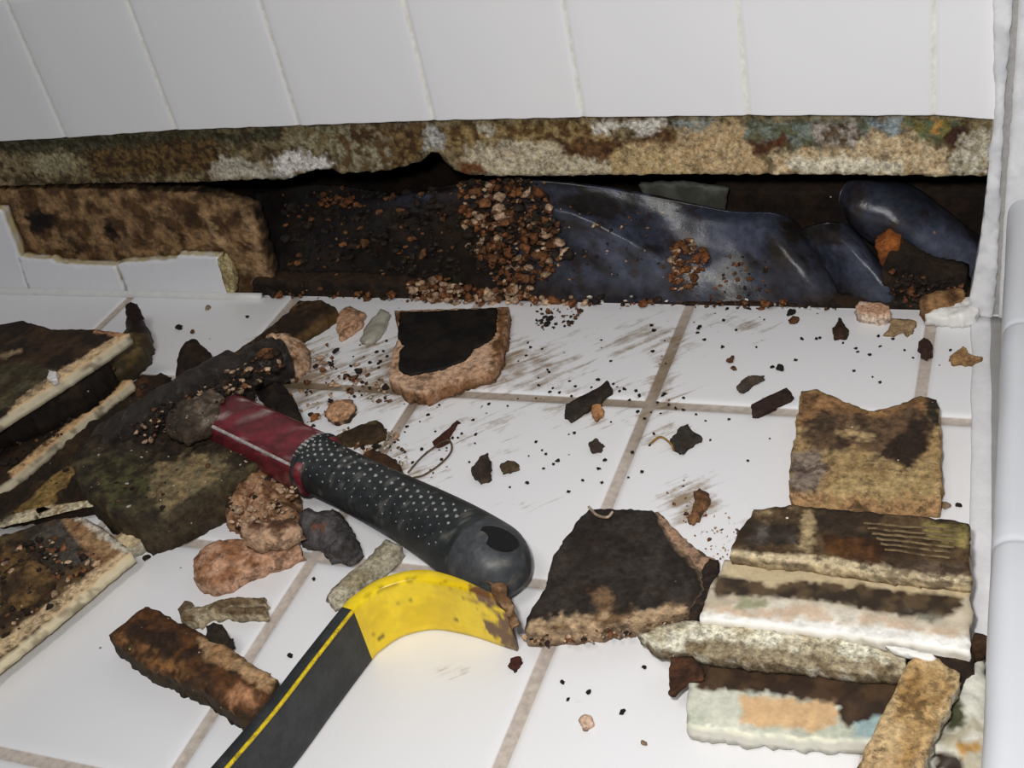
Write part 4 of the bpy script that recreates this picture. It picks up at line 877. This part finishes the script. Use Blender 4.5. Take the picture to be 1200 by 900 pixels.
# ------------------------------------------------------------ hammer
def hammer():
    t = empty('hammer', at(255, 488, .0)); tagit(t, 'muddy hammer with dark red neck and black dimpled rubber grip lying on the floor tiles', 'hammer')
    a = at(262, 492, .030); b = at(378, 548, .024); c = at(500, 610, .020); e = at(607, 678, .021)
    P = catmull([a, b], 16)
    def rc(t_, V, s, u):
        k = fbm(V, 150, 3); col = mixc(lin((116, 34, 44)), lin((84, 26, 32)), sstep(-.2, .2, k))
        col = mixc(col, lin((170, 150, 146)), sstep(.16, .34, fbm(V + Vector((1, 2, 3)), 300, 4)) * (.9 if t_ < .5 or abs(s) > .013 else .35))
        return col
    tube('neck', P, lambda t_: ell(.0165 + .001 * t_, .0125, 28, 4.5), M_RED, rc, t)
    # raised chrome-scuffed rim line along the lower side
    S_ = (b - a).normalized().cross(Vector((0, 0, 1)))
    tube('neck_rim', [p + S_ * .0145 + Vector((0, 0, .010)) for p in P[1:-1]], lambda t_: ell(.0012, .0012, 8), M_STEEL, lambda *q: lin((170, 160, 158)), t)
    Q = catmull([b - (c - b).normalized() * .004, b, c, e], 14)
    n = len(Q)
    def gp(t_):
        # waist near the neck, swelling butt, rounded end
        if t_ < .04: r = .0155 + .004 * math.sqrt(t_ / .04)
        elif t_ < .45: r = .0190 - .0032 * sstep(.04, .45, t_)
        elif t_ < .9: r = .0158 + .0040 * sstep(.45, .9, t_)
        else: r = .0198 * math.sqrt(max(.02, 1 - ((t_ - .9) / .105) ** 2))
        return ell(r, min(r, r * .95), 32, 2.3)
    def gc(t_, V, s, u):
        k = fbm(V, 120, 3); col = mixc(lin((32, 35, 36)), lin((44, 47, 48)), sstep(-.2, .2, k))
        if t_ > .86: col = mixc(col, lin((74, 76, 80)), .6)
        col = mixc(col, lin((110, 106, 98)), .6 * sstep(.2, .36, fbm(V + Vector((7, 2, 3)), 140, 3)))
        return col
    Qd = []
    for i in range(n - 1):
        for j in range(4): Qd.append(Q[i].lerp(Q[i + 1], j / 4))
    Qd.append(Q[-1])
    g = tube('grip', Qd, gp, M_RUBBER, gc, t)
    # recess near the butt: hang hole, a dark oval
    T = (e - c).normalized(); Sx = T.cross(Vector((0, 0, 1))).normalized(); U = Sx.cross(T)
    pc = c.lerp(e, .84) + U * .0186 - Sx * .003
    hv = [pc] + [pc + T * .0125 * math.cos(q * PI / 10) + Sx * .0065 * math.sin(q * PI / 10) + U * (.0005 - .0016 * abs(math.sin(q * PI / 10))) for q in range(20)]
    link('hang_recess', hv, [(0, 1 + q, 1 + (q + 1) % 20) for q in range(20)], mat('recess_black', base=(14, 14, 14), rough=.6, dark=0, var=.1), None, g)
    # light worn nubs in rows
    V = []; Fc = []
    L = [(Q[i] - Q[i - 1]).length for i in range(1, n)]; tot = sum(L)
    def atl(t_):
        f = t_ * (n - 1); i = min(n - 2, int(f)); return Q[i].lerp(Q[i + 1], f - i), (Q[i + 1] - Q[i]).normalized()
    rg = random.Random(3)
    for k in range(34):
        t_ = .07 + k * .0222
        for row in range(6):
            th = math.radians(32 + row * 17 + (8.5 if k % 2 else 0))
            if t_ > .55 and row > 4: continue
            p, T2 = atl(t_); S2 = T2.cross(Vector((0, 0, 1))).normalized(); U2 = S2.cross(T2)
            r = gp(t_)[0][0]
            d = (S2 * math.cos(th) + U2 * math.sin(th))
            q = p + S2 * r * math.cos(th) + U2 * r * .95 * math.sin(th) + d * .0004
            s = rg.uniform(.0009, .0013)
            bI = len(V)
            e1 = T2; e2 = d.cross(T2)
            V.append(q + d * s * .7)
            for m_ in range(8): V.append(q + (e1 * math.cos(m_ * PI / 4) + e2 * math.sin(m_ * PI / 4)) * s - d * .0006)
            for m_ in range(8): Fc.append((bI, bI + 1 + m_, bI + 1 + (m_ + 1) % 8))
    nb = link('grip_nubs', V, Fc, mat('worn_nubs', base=(150, 150, 148), rough=.7, dark=.1, var=.4), None, g); nb['label'] = 'worn light grey nubs'
    # head: octagonal striking end, cheek, flattened claw
    h0 = at(336, 418, .022); h1 = at(290, 434, .025); h2 = at(240, 462, .028); h3 = at(190, 490, .026); h4 = at(140, 512, .020); h5 = at(104, 526, .014)
    HP = catmull([h0, h1, h2, h3, h4, h5], 10)
    m_ = len(HP)
    HD = []
    for i in range(m_ - 1):
        for j in range(3): HD.append(HP[i].lerp(HP[i + 1], j / 3))
    HD.append(HP[-1])
    def hp(t_):
        if t_ < .16: rx = ry = .0135
        elif t_ < .24: rx = ry = .0135 - .003 * math.sin(PI * (t_ - .16) / .16)
        elif t_ < .6: rx = .0150; ry = .0165
        else: k = (t_ - .6) / .4; rx = .0150 + .008 * k; ry = .0165 - .0125 * k
        if t_ < .03: rx *= .85; ry *= .85
        out = []
        for q, (a_, b_) in enumerate(ell(rx, ry, 36, 3.2)):
            w = 1 + .20 * fbm((math.cos(q * PI / 18), math.sin(q * PI / 18), t_ * 7), 1.6, 4)
            out.append((a_ * w, b_ * w))
        return out
    def hc(t_, V, s, u):
        k = fbm(V, 110, 4); col = mixc(lin((58, 48, 42)), lin((34, 27, 22)), sstep(-.15, .15, k))
        col = mixc(col, lin((128, 120, 116)), .55 * sstep(.2, .4, fbm(V + Vector((2, 8, 3)), 130, 4)))
        return col
    tube('head', HD, hp, mat('mud_caked_steel', rough=.5, scale=170, var=.6, bump=1.0, dark=.6, spec=.5, bdist=.004, speck=.08, speckc=(150, 140, 130)), hc, t)
hammer()
# wad of mud caught over the hammer cheek
piece('mud_wad', [(196, 486, .042), (215, 470, .042), (240, 458, .042), (262, 462, .042), (258, 484, .042), (244, 500, .042), (216, 510, .042), (196, 502, .042)], .042, .034, M_SPECK, (74, 62, 50), (110, 98, 84), dome=.003, amp=.004, jit=.0015, label='mud wad stuck over the middle of the hammer head', cat='mud')

# ------------------------------------------------------------ pry bar standing on its narrow edge
def prybar():
    t = empty('pry_bar', at(437, 775)); tagit(t, 'flat pry bar with black shaft and hooked yellow end, in the foreground', 'pry bar')
    base = [(.0350, -.400, 0), (.0470, -.335, 0), at(345, 900), (.0628, -.248, 0), at(437, 775), at(449, 763), at(468, 750), at(488, 743), at(512, 740), at(538, 744), at(562, 750), at(585, 758), at(606, 765)]
    base = [Vector(b) for b in base]
    P = catmull(base, 8)
    H = .036; TH = .0075
    cut = min(range(len(P)), key=lambda i: (P[i] - at(437, 775)).length)
    def mk(name, pts, m, colf, endtaper=False, parent=t):
        n = len(pts)
        rows = []
        for i, p in enumerate(pts):
            a = pts[max(0, i - 1)]; b = pts[min(n - 1, i + 1)]; T = (b - a).normalized(); L_ = Vector((0, 0, 1)).cross(T)   # towards the far side
            f = i / (n - 1)
            th = TH; hh = H; lo = .0005
            if endtaper:
                th = TH * (1 - .72 * sstep(.45, 1, f)); hh = H * (1 + .02 * f); 
            r = .0008; K = 5
            pr = [(0, lo + r + (hh - 2 * r - lo) * q / 14) for q in range(15)] + [ (r, hh), (th * .5, hh), (th - r, hh), (th, hh - r), (th, hh * .5), (th, lo + r), (th - r, lo), (r, lo)]
            rows.append([p + L_ * s + Vector((0, 0, u)) for s, u in pr])
        k = len(rows[0]); V = [v for r_ in rows for v in r_]; C = [colf(i / (n - 1), rows[i][j], j) for i in range(n) for j in range(k)]
        Fc = [(i * k + j, i * k + (j + 1) % k, (i + 1) * k + (j + 1) % k, (i + 1) * k + j) for i in range(n - 1) for j in range(k)]
        Fc += [tuple(range(k))[::-1], tuple((n - 1) * k + j for j in range(k))]
        o = link(name, V, Fc, m, C, parent)
        bm = bmesh.new(); bm.from_mesh(o.data); bmesh.ops.recalc_face_normals(bm, faces=bm.faces); bm.to_mesh(o.data); bm.free()
        return o
    def dens(pts, k):
        out = []
        for a, b in zip(pts[:-1], pts[1:]):
            for j in range(k): out.append(a.lerp(b, j / k))
        return out + [pts[-1]]
    sh = mk('shaft', dens(P[:cut + 1], 4), M_RUBBER, lambda f, V, j: mixc(lin((34, 36, 38)), lin((44, 46, 47)), sstep(-.2, .2, fbm(V, 90, 3))))
    def yc(f, V, j):
        c = mixc(lin((236, 204, 24)), lin((222, 188, 16)), sstep(-.2, .2, fbm(V, 60, 3)))
        W_ = Vector((V.x * 60, V.y * 60, V.z * 330)); c = mixc(c, lin((60, 46, 20)), .85 * sstep(.30, .42, fbm(W_ + Vector((3, 3, 3)), 1, 4)) + (.5 * sstep(.1, .3, fbm(W_, 1.4, 3)) if j in (15, 14, 13) else 0))
        d = sstep(.80, .88, f + .35 * fbm(V, 100, 3))
        c = mixc(c, lin((104, 70, 40)), d * sstep(-.45, -.1, fbm(V + Vector((5, 1, 3)), 150, 3)))
        return c
    hk = mk('hook', dens(P[cut:], 5), M_PAINT, yc, True); hk['label'] = 'yellow hooked end'
    # thin yellow line of worn paint along the shaft's upper edge
    seg = P[2:cut + 1]
    V = []; Fc = []; q = dens(seg, 3)
    for i, p in enumerate(q):
        wv = .00008 * (1 + .5 * math.sin(i * 1.3))
        if i % 9 == 4: wv *= .4
        for s, u in ((-.0003, H - .0012 - wv), (-.0003, H - .0002 + wv * .4), (.0008 + wv, H + .0003), (.0008, H - .0014)): V.append(p + Vector((0, 0, 1)).cross((q[min(i + 1, len(q) - 1)] - q[max(0, i - 1)]).normalized()) * s + Vector((0, 0, u)))
    for i in range(len(q) - 1):
        for j in range(4): Fc.append((i * 4 + j, i * 4 + (j + 1) % 4, (i + 1) * 4 + (j + 1) % 4, (i + 1) * 4 + j))
    e = link('worn_edge', V, Fc, mat('worn_yellow', base=(214, 186, 30), rough=.5, dark=.5, var=.3, scale=500), None, sh); e['label'] = 'thin yellow worn line along the upper edge'
prybar()
piece('mud_wad', [(568, 678, .038), (588, 684, .038), (600, 704, .038), (606, 730, .038), (600, 738, .038), (590, 716, .038), (576, 694, .038)], .0405, .0370, M_CRUD, (104, 72, 44), (140, 110, 80), amp=.002, jit=.0012, step=.0012, label='brown mud wad smeared on the tip of the yellow pry bar end', cat='mud')

pile('plaster_crumbs', [(268, 572), (304, 550), (346, 566), (354, 612), (318, 634), (268, 616)], 130, ['tan', 'tan', 'brown', 'dark', 'tan'], .006, 'loose plaster crumbs on the lumpy tan clump', seed=31, smin=3, smax=11, zb=.016)
pile('pale_grit', [(100, 520), (300, 515), (300, 545), (190, 600), (120, 590)], 60, ['white', 'tan', 'brown', 'dark', 'dark'], .002, 'pale specks lying on the mud-caked slab', seed=32, smin=2, smax=6, zb=.0275)
pile('dark_grit', [(610, 742), (690, 738), (800, 725), (806, 735), (700, 752), (620, 756)], 90, ['tan', 'brown', 'tan', 'dark'], .006, 'loose grains on the broken front of the large dark-faced slab', seed=33, smin=3, smax=8, zb=.006)
pile('brown_grit', [(0, 640), (60, 620), (120, 655), (60, 715), (0, 750)], 130, ['dark', 'brown', 'tan', 'dark'], .003, 'grit on the back of the lowest left tile fragment', seed=34, smin=3, smax=10, zb=.015)
def strand(P, r, c, label):
    o = tube('fine_strand', catmull([at(a, b, z) for a, b, z in P], 6), lambda t: ell(r, r, 6), M_CRUD, lambda t, V, s_, u_: lin(c)); return tagit(o, label, 'strand')
strand([(478, 554, .001), (494, 536, .003), (512, 522, .005), (526, 516, .004), (529, 528, .002), (518, 542, .001), (498, 556, .001), (484, 560, .001)], .0006, (96, 80, 60), 'fine brown looped strand beside the thorn-shaped chip')
strand([(762, 520, .001), (774, 512, .002), (786, 520, .003), (790, 528, .001)], .0007, (150, 116, 62), 'fine ochre strand left of the dark angular flake')
strand([(690, 594, .016), (700, 604, .0165), (712, 606, .016), (718, 600, .016)], .0008, (170, 150, 130), 'pale curled strand on the upper edge of the dark-faced slab')

pile('dark_grit', [(150, 495), (240, 445), (320, 402), (338, 425), (250, 480), (170, 520)], 260, ['dark', 'dark', 'dark', 'brown', 'tan'], .004, 'dark grit caked on top of the hammer head', seed=41, smin=3, smax=9, zb=.040)
piece('debris_heap', [(1040, 300), (1062, 300), (1090, 318), (1132, 330), (1140, 362), (1038, 366), (1030, 330)], -(YW + .016), -(YW + .036), M_CRUD, (52, 40, 30), (34, 26, 20), plane='y', amp=.006, nsc=120, dome=.006, label='dark crumbly heap at the right end of the opening', cat='debris')
pile('brown_grit', [(1044, 310), (1090, 322), (1130, 335), (1136, 362), (1040, 366)], 160, ['dark', 'dark', 'brown', 'dark', 'rust'], .006, 'grit over the dark heap at the right end of the opening', plane='y', y=YW + .010, seed=42, smin=3, smax=9)

piece('rotten_chip', [(302, 432), (322, 440), (344, 466), (356, 494), (354, 506), (336, 498), (312, 474), (296, 448)], .010, 0, M_CRUD, (36, 28, 22), (58, 44, 32), amp=.003, dome=.003, label='black crumbling debris along the upper edge of the red hammer neck', cat='debris')  # dark lump added in place of the hammer's cast shadow
piece('white_sliver', [(1036, 756), (1060, 758), (1092, 766), (1094, 770), (1088, 772), (1058, 765)], .0275, .0255, M_CAULK, (236, 234, 228), step=.001, jit=.0003, label='thin white sliver above the top end of the tan strip', cat='sliver')
def ridges():
    V = []; Fc = []
    for q in range(6):
        a = at(1012 + q * 5, 613 + q * 6, .0318); b = at(1124 - q * 2, 622 + q * 6.5, .0318); u = Vector((0, 0, .0009)); t = (b - a).normalized().cross(Vector((0, 0, 1))) * .0007
        for k in range(13):
            p = a.lerp(b, k / 12); p = p + Vector((0, .0008 * noise.noise(p * 200), 0)); V += [p - t, p + u * (.7 + .5 * noise.noise(p * 300)), p + t]
            if k:
                m = len(V) - 6; Fc += [(m, m + 3, m + 4, m + 1), (m + 1, m + 4, m + 5, m + 2)]
    o = link('comb_ridges', V, Fc, mat('ridge_tan', base=(112, 94, 68), rough=.9, var=.5, dark=.6, scale=200), None, R1); o['label'] = 'pale comb-marked mastic ridges'
ridges()
